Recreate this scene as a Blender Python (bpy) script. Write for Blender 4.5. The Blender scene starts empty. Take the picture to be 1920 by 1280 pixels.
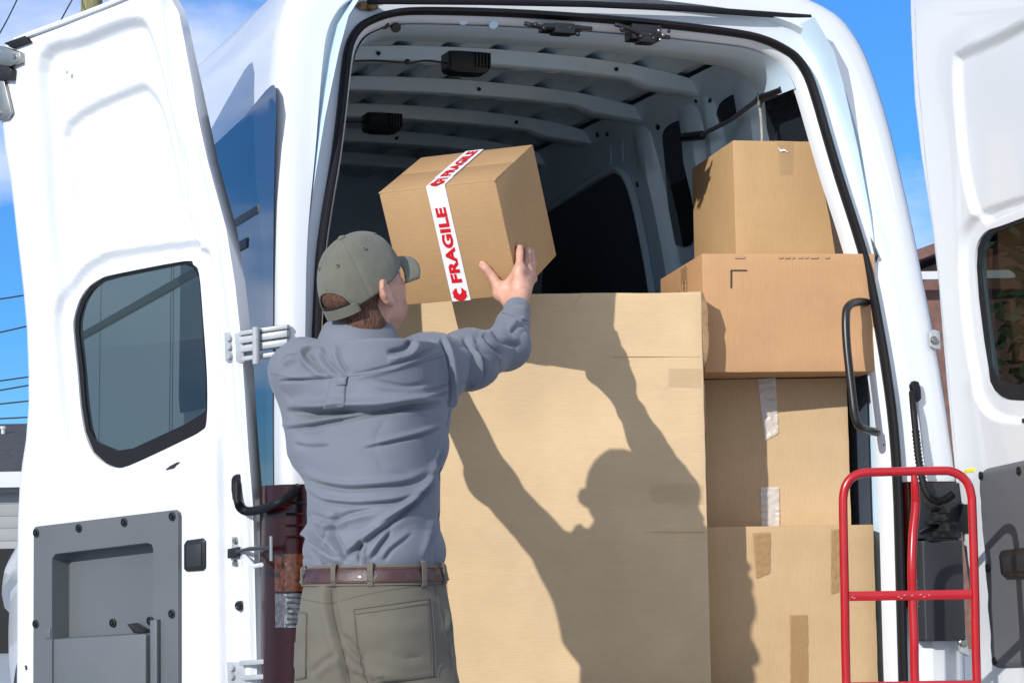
import bpy, bmesh, math, random
import numpy as np
from mathutils import Vector, Matrix, noise as mnoise
from mathutils.bvhtree import BVHTree

random.seed(7); np.random.seed(7)
SC = bpy.context.scene
COL = SC.collection

# ------------------------------------------------------------------ camera, sky, sun, exposure
FPX = 4300.0                       # focal length in pixels of the 1920 px wide frame
CAM = np.array([0.0, 0.0, 1.05])
PITCH = math.atan((1055 - 640) / FPX)
ROLL = math.radians(1.0)
_d = np.array([0, math.cos(PITCH), math.sin(PITCH)])
_r0 = np.array([1.0, 0, 0]); _u0 = np.cross(_r0, _d)
CR = math.cos(ROLL) * _r0 - math.sin(ROLL) * _u0
CU = math.cos(ROLL) * _u0 + math.sin(ROLL) * _r0
CD = _d
cam = bpy.data.cameras.new('camera'); cam.sensor_width = 36; cam.lens = FPX / 1920 * 36
cam.clip_start = 0.1; cam.clip_end = 4000
camo = bpy.data.objects.new('camera', cam); COL.objects.link(camo)
M = Matrix(((CR[0], CU[0], -CD[0], CAM[0]), (CR[1], CU[1], -CD[1], CAM[1]), (CR[2], CU[2], -CD[2], CAM[2]), (0, 0, 0, 1)))
camo.matrix_world = M
SC.camera = camo

SUN_AZ, SUN_EL = math.radians(32.5), math.radians(21.5)      # the light travels this far right of straight ahead
sun_dir = Vector((math.sin(SUN_AZ) * math.cos(SUN_EL), math.cos(SUN_AZ) * math.cos(SUN_EL), -math.sin(SUN_EL)))
sl = bpy.data.lights.new('sun', 'SUN'); sl.energy = 3.0; sl.angle = math.radians(0.5); sl.color = (1.0, 0.975, 0.94)
so = bpy.data.objects.new('sun', sl); COL.objects.link(so)
so.rotation_euler = sun_dir.to_track_quat('-Z', 'Y').to_euler(); so.location = (-5, -8, 8)

W_ = bpy.data.worlds.new('World'); SC.world = W_; W_.use_nodes = True
nt = W_.node_tree; nd = nt.nodes; lk = nt.links
bg = nd['Background']; bg.inputs['Strength'].default_value = 0.15
sky = nd.new('ShaderNodeTexSky'); sky.sky_type = 'NISHITA'; sky.sun_disc = False
sky.sun_elevation = SUN_EL; sky.sun_rotation = math.radians(212.5); sky.air_density = 0.8; sky.dust_density = 0.05; sky.ozone_density = 6.0
tc = nd.new('ShaderNodeTexCoord')
mp = nd.new('ShaderNodeMapping'); mp.inputs['Scale'].default_value = (1.0, 1.0, 2.4)
mp.inputs['Location'].default_value = (1.075, 6.779, 6.110)
n1 = nd.new('ShaderNodeTexNoise'); n1.inputs['Scale'].default_value = 5.2; n1.inputs['Detail'].default_value = 8; n1.inputs['Roughness'].default_value = 0.56
cr = nd.new('ShaderNodeValToRGB'); cr.color_ramp.elements[0].position = 0.50; cr.color_ramp.elements[1].position = 0.74
cr.color_ramp.elements[1].color = (0.8, 0.8, 0.8, 1)
mx = nd.new('ShaderNodeMixRGB'); mx.inputs['Color2'].default_value = (4.7, 5.0, 5.9, 1)
lk.new(tc.outputs['Generated'], mp.inputs['Vector']); lk.new(mp.outputs['Vector'], n1.inputs['Vector'])
sx = nd.new('ShaderNodeSeparateXYZ'); lk.new(tc.outputs['Generated'], sx.inputs['Vector'])       # extra cloud added behind the camera, out of view, for fill light
mb_ = nd.new('ShaderNodeMath'); mb_.operation = 'MULTIPLY_ADD'; mb_.inputs[1].default_value = -0.13
lk.new(sx.outputs['Y'], mb_.inputs[0]); lk.new(n1.outputs['Fac'], mb_.inputs[2])
ab_ = nd.new('ShaderNodeMath'); ab_.operation = 'ADD'; ab_.inputs[1].default_value = 0.135; lk.new(mb_.outputs['Value'], ab_.inputs[0])
lk.new(ab_.outputs['Value'], cr.inputs['Fac']); lk.new(cr.outputs['Color'], mx.inputs['Fac'])
tn = nd.new('ShaderNodeMixRGB'); tn.blend_type = 'MULTIPLY'; tn.inputs['Fac'].default_value = 1; tn.inputs['Color2'].default_value = (0.50, 0.74, 0.92, 1)
gr = nd.new('ShaderNodeValToRGB'); gr.color_ramp.elements[0].position = 0.0; gr.color_ramp.elements[0].color = (0.38, 0.52, 0.62, 1)
gr.color_ramp.elements[1].position = 0.35; gr.color_ramp.elements[1].color = (0.41, 0.71, 0.89, 1)
ge = gr.color_ramp.elements.new(0.10); ge.color = (0.29, 0.52, 0.67, 1)
sz = nd.new('ShaderNodeSeparateXYZ'); lk.new(tc.outputs['Generated'], sz.inputs['Vector']); lk.new(sz.outputs['Z'], gr.inputs['Fac']); lk.new(gr.outputs['Color'], tn.inputs['Color2'])
lk.new(sky.outputs['Color'], tn.inputs['Color1']); lk.new(tn.outputs['Color'], mx.inputs['Color1']); lk.new(mx.outputs['Color'], bg.inputs['Color'])

SC.view_settings.view_transform = 'Standard'; SC.view_settings.look = 'None'
SC.view_settings.gamma = 1; SC.view_settings.use_curve_mapping = False
SC.view_settings.exposure = 0.45
SC.cycles.max_bounces = 8; SC.cycles.use_denoising = True

# ------------------------------------------------------------------ measuring helpers
def ray(x, y): return CD + (x - 960) / FPX * CR - (y - 640) / FPX * CU
def W(x, y, Y):                       # the point seen at (x, y) whose distance north of the camera is Y
    D = ray(x, y); return CAM + D * (Y / D[1])
def on_plane(x, y, P, n):
    D = ray(x, y); return CAM + D * (np.dot(P - CAM, n) / np.dot(D, n))
def proj(P):
    q = np.asarray(P) - CAM; z = q @ CD
    return np.stack([960 + FPX * (q @ CR) / z, 640 - FPX * (q @ CU) / z], -1)
PSI = math.radians(20.5)
VF = np.array([-math.sin(PSI), math.cos(PSI), 0.0]); VR = np.array([math.cos(PSI), math.sin(PSI), 0.0]); VZ = np.array([0, 0, 1.0])
VO = np.array([(527 - 960) / FPX * 6.16, 6.16, 0.0]) + VR          # van origin: rear centre on the ground, before its scale
VS = 0.969
def loc(P): q = np.asarray(P, float) - VO; return np.stack([q @ VR, q @ VF, q[..., 2]], -1)
def rake(z): return 0.0 if z < 1.2 else 0.2 * ((z - 1.2) / 1.4) ** 1.5
def hit_rear(x, y, off=0.0):
    D = ray(x, y); a, b = 3.0, 14.0
    for i in range(50):
        t = (a + b) / 2; l = loc(CAM + D * t)
        if l[1] - rake(l[2]) - off > 0: b = t
        else: a = t
    return l

def interp(x, xs, ys): return float(np.interp(x, xs, ys))

# ------------------------------------------------------------------ materials
def mat(name, col, rough=0.5, metal=0.0, coat=0.0, var=0.0, vscale=6.0, bump=0.0, bscale=200.0, spec=0.5, stretch=(1, 1, 1), sheen=0.0):
    m = bpy.data.materials.new(name); m.use_nodes = True
    t = m.node_tree; N = t.nodes; L = t.links; b = N['Principled BSDF']
    b.inputs['Base Color'].default_value = (*col, 1); b.inputs['Roughness'].default_value = rough
    b.inputs['Metallic'].default_value = metal; b.inputs['Coat Weight'].default_value = coat; b.inputs['Coat Roughness'].default_value = 0.04
    b.inputs['Specular IOR Level'].default_value = spec
    if sheen: b.inputs['Sheen Weight'].default_value = sheen
    if var or bump:
        c = N.new('ShaderNodeTexCoord'); mpn = N.new('ShaderNodeMapping'); mpn.inputs['Scale'].default_value = stretch
        L.new(c.outputs['Object'], mpn.inputs['Vector'])
    if var:
        n = N.new('ShaderNodeTexNoise'); n.inputs['Scale'].default_value = vscale; n.inputs['Detail'].default_value = 6
        L.new(mpn.outputs['Vector'], n.inputs['Vector'])
        r = N.new('ShaderNodeValToRGB')
        r.color_ramp.elements[0].position = 0.3; r.color_ramp.elements[1].position = 0.7
        r.color_ramp.elements[0].color = (*[max(0, q * (1 - var)) for q in col], 1)
        r.color_ramp.elements[1].color = (*[min(1, q * (1 + var)) for q in col], 1)
        L.new(n.outputs['Fac'], r.inputs['Fac']); L.new(r.outputs['Color'], b.inputs['Base Color'])
    if bump:
        n2 = N.new('ShaderNodeTexNoise'); n2.inputs['Scale'].default_value = bscale; n2.inputs['Detail'].default_value = 3
        L.new(mpn.outputs['Vector'], n2.inputs['Vector'])
        bp = N.new('ShaderNodeBump'); bp.inputs['Strength'].default_value = bump; bp.inputs['Distance'].default_value = 0.002
        L.new(n2.outputs['Fac'], bp.inputs['Height']); L.new(bp.outputs['Normal'], b.inputs['Normal'])
    return m

def cardboard(name, col, rib=1.0, ribscale=330.0, axis=0):
    m = bpy.data.materials.new(name); m.use_nodes = True
    t = m.node_tree; N = t.nodes; L = t.links; b = N['Principled BSDF']
    b.inputs['Roughness'].default_value = 0.72; b.inputs['Specular IOR Level'].default_value = 0.25
    c = N.new('ShaderNodeTexCoord')
    n = N.new('ShaderNodeTexNoise'); n.inputs['Scale'].default_value = 3.5; n.inputs['Detail'].default_value = 8; n.inputs['Roughness'].default_value = 0.65
    L.new(c.outputs['Object'], n.inputs['Vector'])
    fib = N.new('ShaderNodeTexNoise'); fib.inputs['Scale'].default_value = 90; fib.inputs['Detail'].default_value = 5
    mp2 = N.new('ShaderNodeMapping'); mp2.inputs['Scale'].default_value = (3, 3, 0.35) if axis == 0 else (0.35, 3, 3)
    L.new(c.outputs['Object'], mp2.inputs['Vector']); L.new(mp2.outputs['Vector'], fib.inputs['Vector'])
    r = N.new('ShaderNodeValToRGB'); r.color_ramp.elements[0].position = 0.3; r.color_ramp.elements[1].position = 0.72
    r.color_ramp.elements[0].color = (*[q * 0.90 for q in col], 1); r.color_ramp.elements[1].color = (*[min(1, q * 1.08) for q in col], 1)
    L.new(n.outputs['Fac'], r.inputs['Fac'])
    mxn = N.new('ShaderNodeMixRGB'); mxn.blend_type = 'OVERLAY'; mxn.inputs['Fac'].default_value = 0.10
    L.new(r.outputs['Color'], mxn.inputs['Color1']); L.new(fib.outputs['Fac'], mxn.inputs['Color2'])
    # scuffs
    sc = N.new('ShaderNodeTexNoise'); sc.inputs['Scale'].default_value = 1.6; sc.inputs['Detail'].default_value = 12; sc.inputs['Roughness'].default_value = 0.75
    L.new(c.outputs['Object'], sc.inputs['Vector'])
    r2 = N.new('ShaderNodeValToRGB'); r2.color_ramp.elements[0].position = 0.60; r2.color_ramp.elements[1].position = 0.68
    r2.color_ramp.elements[1].color = (0.35, 0.35, 0.35, 1)
    L.new(sc.outputs['Fac'], r2.inputs['Fac'])
    mx2 = N.new('ShaderNodeMixRGB'); mx2.blend_type = 'MIX'; mx2.inputs['Color2'].default_value = (*[q * 0.82 for q in col], 1)
    L.new(r2.outputs['Color'], mx2.inputs['Fac']); L.new(mxn.outputs['Color'], mx2.inputs['Color1'])
    wv = N.new('ShaderNodeTexWave'); wv.wave_type = 'BANDS'; wv.bands_direction = 'X' if axis == 0 else 'Z'
    wv.inputs['Scale'].default_value = ribscale / 9.5; wv.inputs['Distortion'].default_value = 0.6; wv.inputs['Detail'].default_value = 1
    L.new(c.outputs['Object'], wv.inputs['Vector'])
    mx3 = N.new('ShaderNodeMixRGB'); mx3.blend_type = 'OVERLAY'; mx3.inputs['Fac'].default_value = 0.045 * rib
    L.new(mx2.outputs['Color'], mx3.inputs['Color1']); L.new(wv.outputs['Color'], mx3.inputs['Color2']); L.new(mx3.outputs['Color'], b.inputs['Base Color'])
    ad = N.new('ShaderNodeMath'); ad.operation = 'MULTIPLY_ADD'; ad.inputs[1].default_value = 0.35
    L.new(wv.outputs['Fac'], ad.inputs[0]); L.new(n.outputs['Fac'], ad.inputs[2])
    bp = N.new('ShaderNodeBump'); bp.inputs['Strength'].default_value = 0.22 * rib; bp.inputs['Distance'].default_value = 0.0011
    L.new(ad.outputs['Value'], bp.inputs['Height']); L.new(bp.outputs['Normal'], b.inputs['Normal'])
    return m

def glass(name, tint, ior=1.5, rough=0.0):
    m = bpy.data.materials.new(name); m.use_nodes = True
    t = m.node_tree; N = t.nodes; L = t.links
    for q in list(N):
        if q.type == 'BSDF_PRINCIPLED': N.remove(q)
    tr = N.new('ShaderNodeBsdfTransparent'); tr.inputs['Color'].default_value = (*tint, 1)
    gl = N.new('ShaderNodeBsdfGlossy'); gl.inputs['Roughness'].default_value = rough
    lw_ = N.new('ShaderNodeLayerWeight'); lw_.inputs['Blend'].default_value = 0.5
    pw = N.new('ShaderNodeMath'); pw.operation = 'POWER'; pw.inputs[1].default_value = 5
    ma = N.new('ShaderNodeMath'); ma.operation = 'MULTIPLY_ADD'; f0 = ((ior - 1) / (ior + 1)) ** 2; ma.inputs[1].default_value = 1 - f0; ma.inputs[2].default_value = f0 * 2
    L.new(lw_.outputs['Facing'], pw.inputs[0]); L.new(pw.outputs['Value'], ma.inputs[0])
    mxs = N.new('ShaderNodeMixShader')
    L.new(ma.outputs['Value'], mxs.inputs['Fac']); L.new(tr.outputs['BSDF'], mxs.inputs[1]); L.new(gl.outputs['BSDF'], mxs.inputs[2])
    L.new(mxs.outputs['Shader'], N['Material Output'].inputs['Surface'])
    return m

def clear_tape(name, tint, amt, rough, bstr=0.9, bscale=35, stretch=(1, 1, 1)):
    m = bpy.data.materials.new(name); m.use_nodes = True
    t = m.node_tree; N = t.nodes; L = t.links; b = N['Principled BSDF']
    b.inputs['Base Color'].default_value = (*tint, 1); b.inputs['Roughness'].default_value = rough; b.inputs['Alpha'].default_value = amt
    b.inputs['Coat Weight'].default_value = 1.0; b.inputs['Coat Roughness'].default_value = 0.05
    c = N.new('ShaderNodeTexCoord'); mpn = N.new('ShaderNodeMapping'); mpn.inputs['Scale'].default_value = stretch
    n = N.new('ShaderNodeTexNoise'); n.inputs['Scale'].default_value = bscale; n.inputs['Detail'].default_value = 4
    bp = N.new('ShaderNodeBump'); bp.inputs['Strength'].default_value = bstr; bp.inputs['Distance'].default_value = 0.003
    L.new(c.outputs['Object'], mpn.inputs['Vector']); L.new(mpn.outputs['Vector'], n.inputs['Vector'])
    L.new(n.outputs['Fac'], bp.inputs['Height']); L.new(bp.outputs['Normal'], b.inputs['Normal']); L.new(bp.outputs['Normal'], b.inputs['Coat Normal'])
    return m

MT = dict(
    paint=mat('white_van_paint', (0.66, 0.68, 0.69), 0.3, coat=0.6, var=0.012, vscale=2),
    jamb=mat('white_primer_paint', (0.66, 0.70, 0.72), 0.42, var=0.03, vscale=5, coat=0.15),
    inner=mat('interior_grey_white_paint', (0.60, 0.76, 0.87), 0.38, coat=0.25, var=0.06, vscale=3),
    rubber=mat('black_rubber', (0.008, 0.008, 0.010), 0.55, bump=0.3, bscale=300, spec=.25),
    plastic=mat('grey_moulded_plastic', (0.105, 0.115, 0.122), 0.5, var=0.06, vscale=4, bump=0.25, bscale=900),
    plasticR=mat('dark_grey_moulded_plastic', (0.105, 0.11, 0.12), 0.5, var=0.06, vscale=4, bump=0.25, bscale=900),
    black=mat('black_plastic', (0.012, 0.012, 0.013), 0.35, var=0.2, vscale=20),
    bow=mat('interior_paint_lit', (0.68, 0.87, 0.97), 0.30, coat=0.4, var=0.05, vscale=3),  # the interior paint again, paled and blued to paint light on the ribs
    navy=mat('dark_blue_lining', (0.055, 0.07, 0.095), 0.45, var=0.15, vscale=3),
    dark=mat('dark_lining', (0.018, 0.02, 0.024), 0.55, var=0.15, vscale=3),
    doorglassR=glass('privacy_door_glass', (0.13, 0.15, 0.14), 1.16),
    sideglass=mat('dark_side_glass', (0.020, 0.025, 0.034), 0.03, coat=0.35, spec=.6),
    doorglass=glass('tinted_door_glass', (0.155, 0.20, 0.20), 1.5),
    steel=mat('zinc_plated_steel', (0.36, 0.36, 0.33), 0.34, metal=1.0, var=0.12, vscale=25),
    hinge=mat('white_painted_hinge', (0.36, 0.38, 0.39), 0.35, coat=0.2, var=.1, vscale=30),
    redlens=mat('red_tail_lens', (0.020, 0.0006, 0.0007), 0.10, coat=0.0, var=0.6, vscale=150, stretch=(1, 1, 2), bump=0.25, bscale=220),
    amber=mat('amber_tail_lens', (0.075, 0.018, 0.004), 0.12, coat=.4, var=0.6, vscale=80, bump=0.5, bscale=220),
    clearlens=mat('clear_tail_lens', (0.10, 0.105, 0.11), 0.12, metal=0.3, coat=.3, var=0.6, vscale=70, bump=0.6, bscale=260),
    tyre=mat('tyre_rubber', (0.02, 0.02, 0.02), 0.8, bump=0.4, bscale=80),
    rim=mat('wheel_steel', (0.45, 0.46, 0.47), 0.4, metal=0.8),
    card_held=cardboard('golden_cardboard', (0.44, 0.27, 0.128), 1.6, 520, 2),
    card_big=cardboard('pale_tan_cardboard', (0.60, 0.435, 0.25), 0.8, 420, 2),
    card_top=cardboard('tan_cardboard', (0.50, 0.32, 0.155), 0.8, 420, 0),
    card_red=cardboard('reddish_cardboard', (0.50, 0.285, 0.14), 0.8, 420, 0),
    card_mid=cardboard('beige_cardboard', (0.54, 0.375, 0.21), 0.8, 420, 0),
    card_low=cardboard('light_brown_cardboard', (0.52, 0.355, 0.19), 0.8, 420, 0),
    card_edge=mat('cardboard_cut_edge', (0.40, 0.25, 0.12), 0.85, var=0.2, vscale=60),
    white_tape=mat('white_tape', (0.80, 0.79, 0.80), 0.38, var=0.03, vscale=30, bump=0.2, bscale=60),
    red_ink=mat('red_ink', (0.62, 0.006, 0.012), 0.4),
    black_ink=mat('black_ink', (0.03, 0.028, 0.025), 0.6),
    faint_ink=mat('faint_brown_ink', (0.46, 0.272, 0.145), 0.7),
    brown_tape=clear_tape('tan_packing_tape', (0.42, 0.25, 0.09), 0.62, 0.16, 0.6, 40, (3, 3, 0.6)),
    shiny_tape=clear_tape('wrinkled_clear_tape', (0.78, 0.74, 0.68), 0.6, 0.10, 0.5, 120, (2.0, 2.0, 0.8)),
    faint_tape=clear_tape('flat_clear_tape', (0.50, 0.36, 0.2), 0.22, 0.3, 0.4, 40),
    truck=mat('red_enamel', (0.40, 0.0015, 0.005), 0.25, coat=0.6, var=0.10, vscale=12),
    scratch=mat('scratched_steel', (0.55, 0.40, 0.40), 0.35, metal=0.5),
    skin=mat('skin', (0.56, 0.30, 0.21), 0.48, var=0.17, vscale=34, bump=0.45, bscale=260),
    nail=mat('finger_nail', (0.64, 0.38, 0.30), 0.3),
    hair=mat('brown_hair', (0.105, 0.045, 0.022), 0.55, var=0.75, vscale=60, stretch=(4, 4, 0.6), bump=1.0, bscale=240),
    cap=mat('olive_grey_cotton', (0.128, 0.126, 0.096), 0.85, var=0.10, vscale=14, bump=0.5, bscale=1100, sheen=0.15),
    cap_in=mat('dark_cap_lining', (0.015, 0.015, 0.014), 0.9),
    shirt=mat('blue_grey_cotton', (0.145, 0.162, 0.192), 0.72, var=0.05, vscale=9, bump=0.35, bscale=1400, sheen=0.15),
    seam=mat('blue_grey_stitching', (0.105, 0.117, 0.145), 0.8),
    pants=mat('khaki_olive_twill', (0.125, 0.112, 0.083), 0.85, var=0.10, vscale=12, bump=0.5, bscale=1200, sheen=0.1),
    pseam=mat('khaki_stitching', (0.10, 0.09, 0.068), 0.85),
    belt=mat('dark_brown_leather', (0.055, 0.022, 0.02), 0.32, var=0.3, vscale=40, bump=0.5, bscale=400, coat=0.3),
    shoe=mat('black_shoe_leather', (0.02, 0.018, 0.016), 0.4),
    concrete=mat('pale_concrete', (0.35, 0.38, 0.405), 0.9, var=0.09, vscale=3, bump=0.6, bscale=60),  # unseen ground, tone paled and blued to bounce fill light
    rope=mat('grey_rope', (0.33, 0.33, 0.31), 0.8, var=0.3, vscale=120),
    yellow=mat('yellow_sticker', (0.8, 0.72, 0.03), 0.4),
    cable=mat('black_cable', (0.02, 0.02, 0.022), 0.5),
)

# ------------------------------------------------------------------ mesh helpers
class MB:
    def __init__(s): s.v = []; s.f = []
    def add(s, vs, fs):
        o = len(s.v); s.v.extend([tuple(map(float, p)) for p in vs]); s.f.extend([tuple(i + o for i in f) for f in fs]); return s
    def box(s, c, ax, ay, az):               # corner + three edge vectors
        c, ax, ay, az = [np.asarray(q, float) for q in (c, ax, ay, az)]
        vs = [c, c + ax, c + ax + ay, c + ay, c + az, c + ax + az, c + ax + ay + az, c + ay + az]
        fs = [(0, 3, 2, 1), (4, 5, 6, 7), (0, 1, 5, 4), (1, 2, 6, 5), (2, 3, 7, 6), (3, 0, 4, 7)]
        if np.dot(np.cross(ax, ay), az) < 0: fs = [f[::-1] for f in fs]
        return s.add(vs, fs)
    def cbox(s, c, sx, sy, sz): return s.box((c[0] - sx / 2, c[1] - sy / 2, c[2] - sz / 2), (sx, 0, 0), (0, sy, 0), (0, 0, sz))
    def tube(s, path, r, n=10, cap=True, flat=None):
        P = [np.asarray(p, float) for p in path]; rs = r if hasattr(r, '__len__') else [r] * len(P)
        rings = []; up = None
        for i, p in enumerate(P):
            t = P[min(i + 1, len(P) - 1)] - P[max(i - 1, 0)]; t = t / (np.linalg.norm(t) + 1e-12)
            if up is None:
                a = np.array([0, 0, 1.0]) if abs(t[2]) < 0.9 else np.array([1.0, 0, 0])
                x = np.cross(t, a)
            else: x = np.cross(t, np.cross(up, t)); x = x if np.linalg.norm(x) > 1e-6 else np.cross(t, np.array([0, 0, 1.0]))
            x = x / np.linalg.norm(x); up = x; y = np.cross(t, x)
            rings.append([p + rs[i] * (math.cos(2 * math.pi * k / n) * x + math.sin(2 * math.pi * k / n) * y * (flat or 1)) for k in range(n)])
        return s.loft(rings, True, cap)
    def loft(s, rings, closed=True, cap=False):
        n = len(rings[0]); vs = [p for r in rings for p in r]; fs = []
        for i in range(len(rings) - 1):
            for k in range(n if closed else n - 1):
                k2 = (k + 1) % n; fs.append((i * n + k, i * n + k2, (i + 1) * n + k2, (i + 1) * n + k))
        if cap: fs.append(tuple(range(n))[::-1]); fs.append(tuple((len(rings) - 1) * n + k for k in range(n)))
        return s.add(vs, fs)
    def prism(s, poly, vec):
        n = len(poly); P = [np.asarray(p, float) for p in poly]; Q = [p + np.asarray(vec) for p in P]
        fs = [tuple(range(n)), tuple(range(2 * n - 1, n - 1, -1))] + [(k, n + k, n + (k + 1) % n, (k + 1) % n) for k in range(n)]
        return s.add(P + Q, fs)
    def disc(s, c, nrm, r, h, n=16):
        c = np.asarray(c, float); nrm = np.asarray(nrm, float); nrm = nrm / np.linalg.norm(nrm)
        return s.tube([c, c + nrm * h * 0.6, c + nrm * h], [r, r, r * 0.72], n)
    def sphere(s, c, r, n=14, m=8, sc=(1, 1, 1)):
        rings = []
        for i in range(m + 1):
            a = math.pi * i / m
            rr = max(math.sin(a), 1e-3)
            rings.append([(c[0] + sc[0] * r * rr * math.cos(2 * math.pi * k / n), c[1] + sc[1] * r * rr * math.sin(2 * math.pi * k / n), c[2] + sc[2] * r * math.cos(a)) for k in range(n)])
        return s.loft(rings, True)
    def build(s, name, m, parent=None, off=None, smooth=True, angle=40, bevel=0.0, fixn=True, label=None, segs=2):
        V = np.array(s.v, float)
        if off is not None: V = V - np.asarray(off)
        me = bpy.data.meshes.new(name); me.from_pydata(V.tolist(), [], s.f)
        bm = bmesh.new(); bm.from_mesh(me)
        bmesh.ops.remove_doubles(bm, verts=bm.verts, dist=1e-6)
        if fixn: bmesh.ops.recalc_face_normals(bm, faces=bm.faces)
        if bevel:
            ed = [e for e in bm.edges if len(e.link_faces) == 2 and e.calc_face_angle(0) > math.radians(35)]
            bmesh.ops.bevel(bm, geom=ed, offset=bevel, segments=segs, affect='EDGES', profile=0.5, clamp_overlap=True)
        for f in bm.faces: f.smooth = smooth
        if smooth:
            for e in bm.edges:
                if len(e.link_faces) == 2 and e.calc_face_angle(0) > math.radians(angle): e.smooth = False
        bm.to_mesh(me); bm.free()
        me.materials.append(MT[m] if isinstance(m, str) else m)
        o = bpy.data.objects.new(name, me); COL.objects.link(o)
        if parent: o.parent = parent
        if label: o['label'] = label
        return o

def thing(name, label, cat, at=(0, 0, 0), rz=0, group=None, kind=None, scale=1):
    o = bpy.data.objects.new(name, None); COL.objects.link(o); o.location = tuple(map(float, at)); o.rotation_euler = (0, 0, rz); o.scale = (scale,) * 3
    o.empty_display_size = 0.1
    tag(o, label, cat, group, kind); return o
def tag(o, label, cat, group=None, kind=None):
    if label: o['label'] = label
    if cat: o['category'] = cat
    if group: o['group'] = group
    if kind: o['kind'] = kind
    return o

def smooth_curve(pts, n=8, closed=False):
    P = [np.asarray(p, float) for p in pts]; out = []; L = len(P)
    rng = range(L) if closed else range(L - 1)
    for i in rng:
        p0 = P[(i - 1) % L] if closed or i > 0 else P[0]; p1 = P[i]; p2 = P[(i + 1) % L]; p3 = P[(i + 2) % L] if closed or i + 2 < L else P[-1]
        for k in range(n):
            t = k / n
            out.append(0.5 * ((2 * p1) + (-p0 + p2) * t + (2 * p0 - 5 * p1 + 4 * p2 - p3) * t * t + (-p0 + 3 * p1 - 3 * p2 + p3) * t ** 3))
    if not closed: out.append(P[-1])
    return out

def poly_sd(P, poly):                  # signed distance (negative inside) of points P[n,2] to a polygon
    poly = np.asarray(poly, float); n = len(poly); d = np.full(len(P), 1e9); ins = np.zeros(len(P), bool)
    for i in range(n):
        a = poly[i]; b = poly[(i + 1) % n]; e = b - a; w = P - a
        t = np.clip((w @ e) / (e @ e + 1e-12), 0, 1); q = w - t[:, None] * e
        d = np.minimum(d, np.sqrt((q * q).sum(1)))
        c = ((a[1] <= P[:, 1]) & (b[1] > P[:, 1])) | ((b[1] <= P[:, 1]) & (a[1] > P[:, 1]))
        with np.errstate(divide='ignore', invalid='ignore'):
            xi = a[0] + (P[:, 1] - a[1]) / (b[1] - a[1] + 1e-15) * (b[0] - a[0])
        ins ^= c & (P[:, 0] < xi)
    return np.where(ins, -d, d)
def line_d(P, pl):
    pl = np.asarray(pl, float); best = np.full(len(P), 1e9); sgn = np.zeros(len(P)); tt = np.zeros(len(P)); tot = len(pl) - 1
    for i in range(tot):
        a = pl[i]; b = pl[i + 1]; e = b - a; w = P - a
        t = np.clip((w @ e) / (e @ e), 0, 1); q = w - t[:, None] * e; d = np.sqrt((q * q).sum(1)); m = d < best
        best[m] = d[m]; sgn[m] = np.sign(e[0] * w[:, 1] - e[1] * w[:, 0])[m]; tt[m] = (i + t[m]) / tot
    return best, sgn, tt
def sst(x): x = np.clip(x, 0, 1); return x * x * (3 - 2 * x)

def sheet(outline, holes, step, hfun):     # flat region with a clean outline, cut into a grid and pressed into relief -> bmesh-like lists in (a, b, h)
    bm = bmesh.new()
    def loop(pts):
        vs = [bm.verts.new((p[0], p[1], 0)) for p in pts]
        return [bm.edges.new((vs[i], vs[(i + 1) % len(vs)])) for i in range(len(vs))]
    ed = loop(outline)
    for h in holes: ed += loop(h)
    bmesh.ops.triangle_fill(bm, use_beauty=True, use_dissolve=False, edges=ed, normal=(0, 0, 1))
    xs = [p[0] for p in outline]; ys = [p[1] for p in outline]
    for ax, lo, hi in ((0, min(xs), max(xs)), (1, min(ys), max(ys))):
        k = lo + step
        while k < hi:
            co = [0, 0, 0]; no = [0, 0, 0]; co[ax] = k; no[ax] = 1
            bmesh.ops.bisect_plane(bm, geom=bm.verts[:] + bm.edges[:] + bm.faces[:], dist=1e-6, plane_co=co, plane_no=no)
            k += step
    bmesh.ops.recalc_face_normals(bm, faces=bm.faces)
    P = np.array([v.co[:2] for v in bm.verts]); H = hfun(P)
    for v, h in zip(bm.verts, H): v.co.z = h
    bm.verts.index_update()
    V = np.array([v.co[:] for v in bm.verts]); F = [tuple(v.index for v in f.verts) for f in bm.faces]
    F = [f if True else f for f in F]
    bm.free(); return V, F

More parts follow.
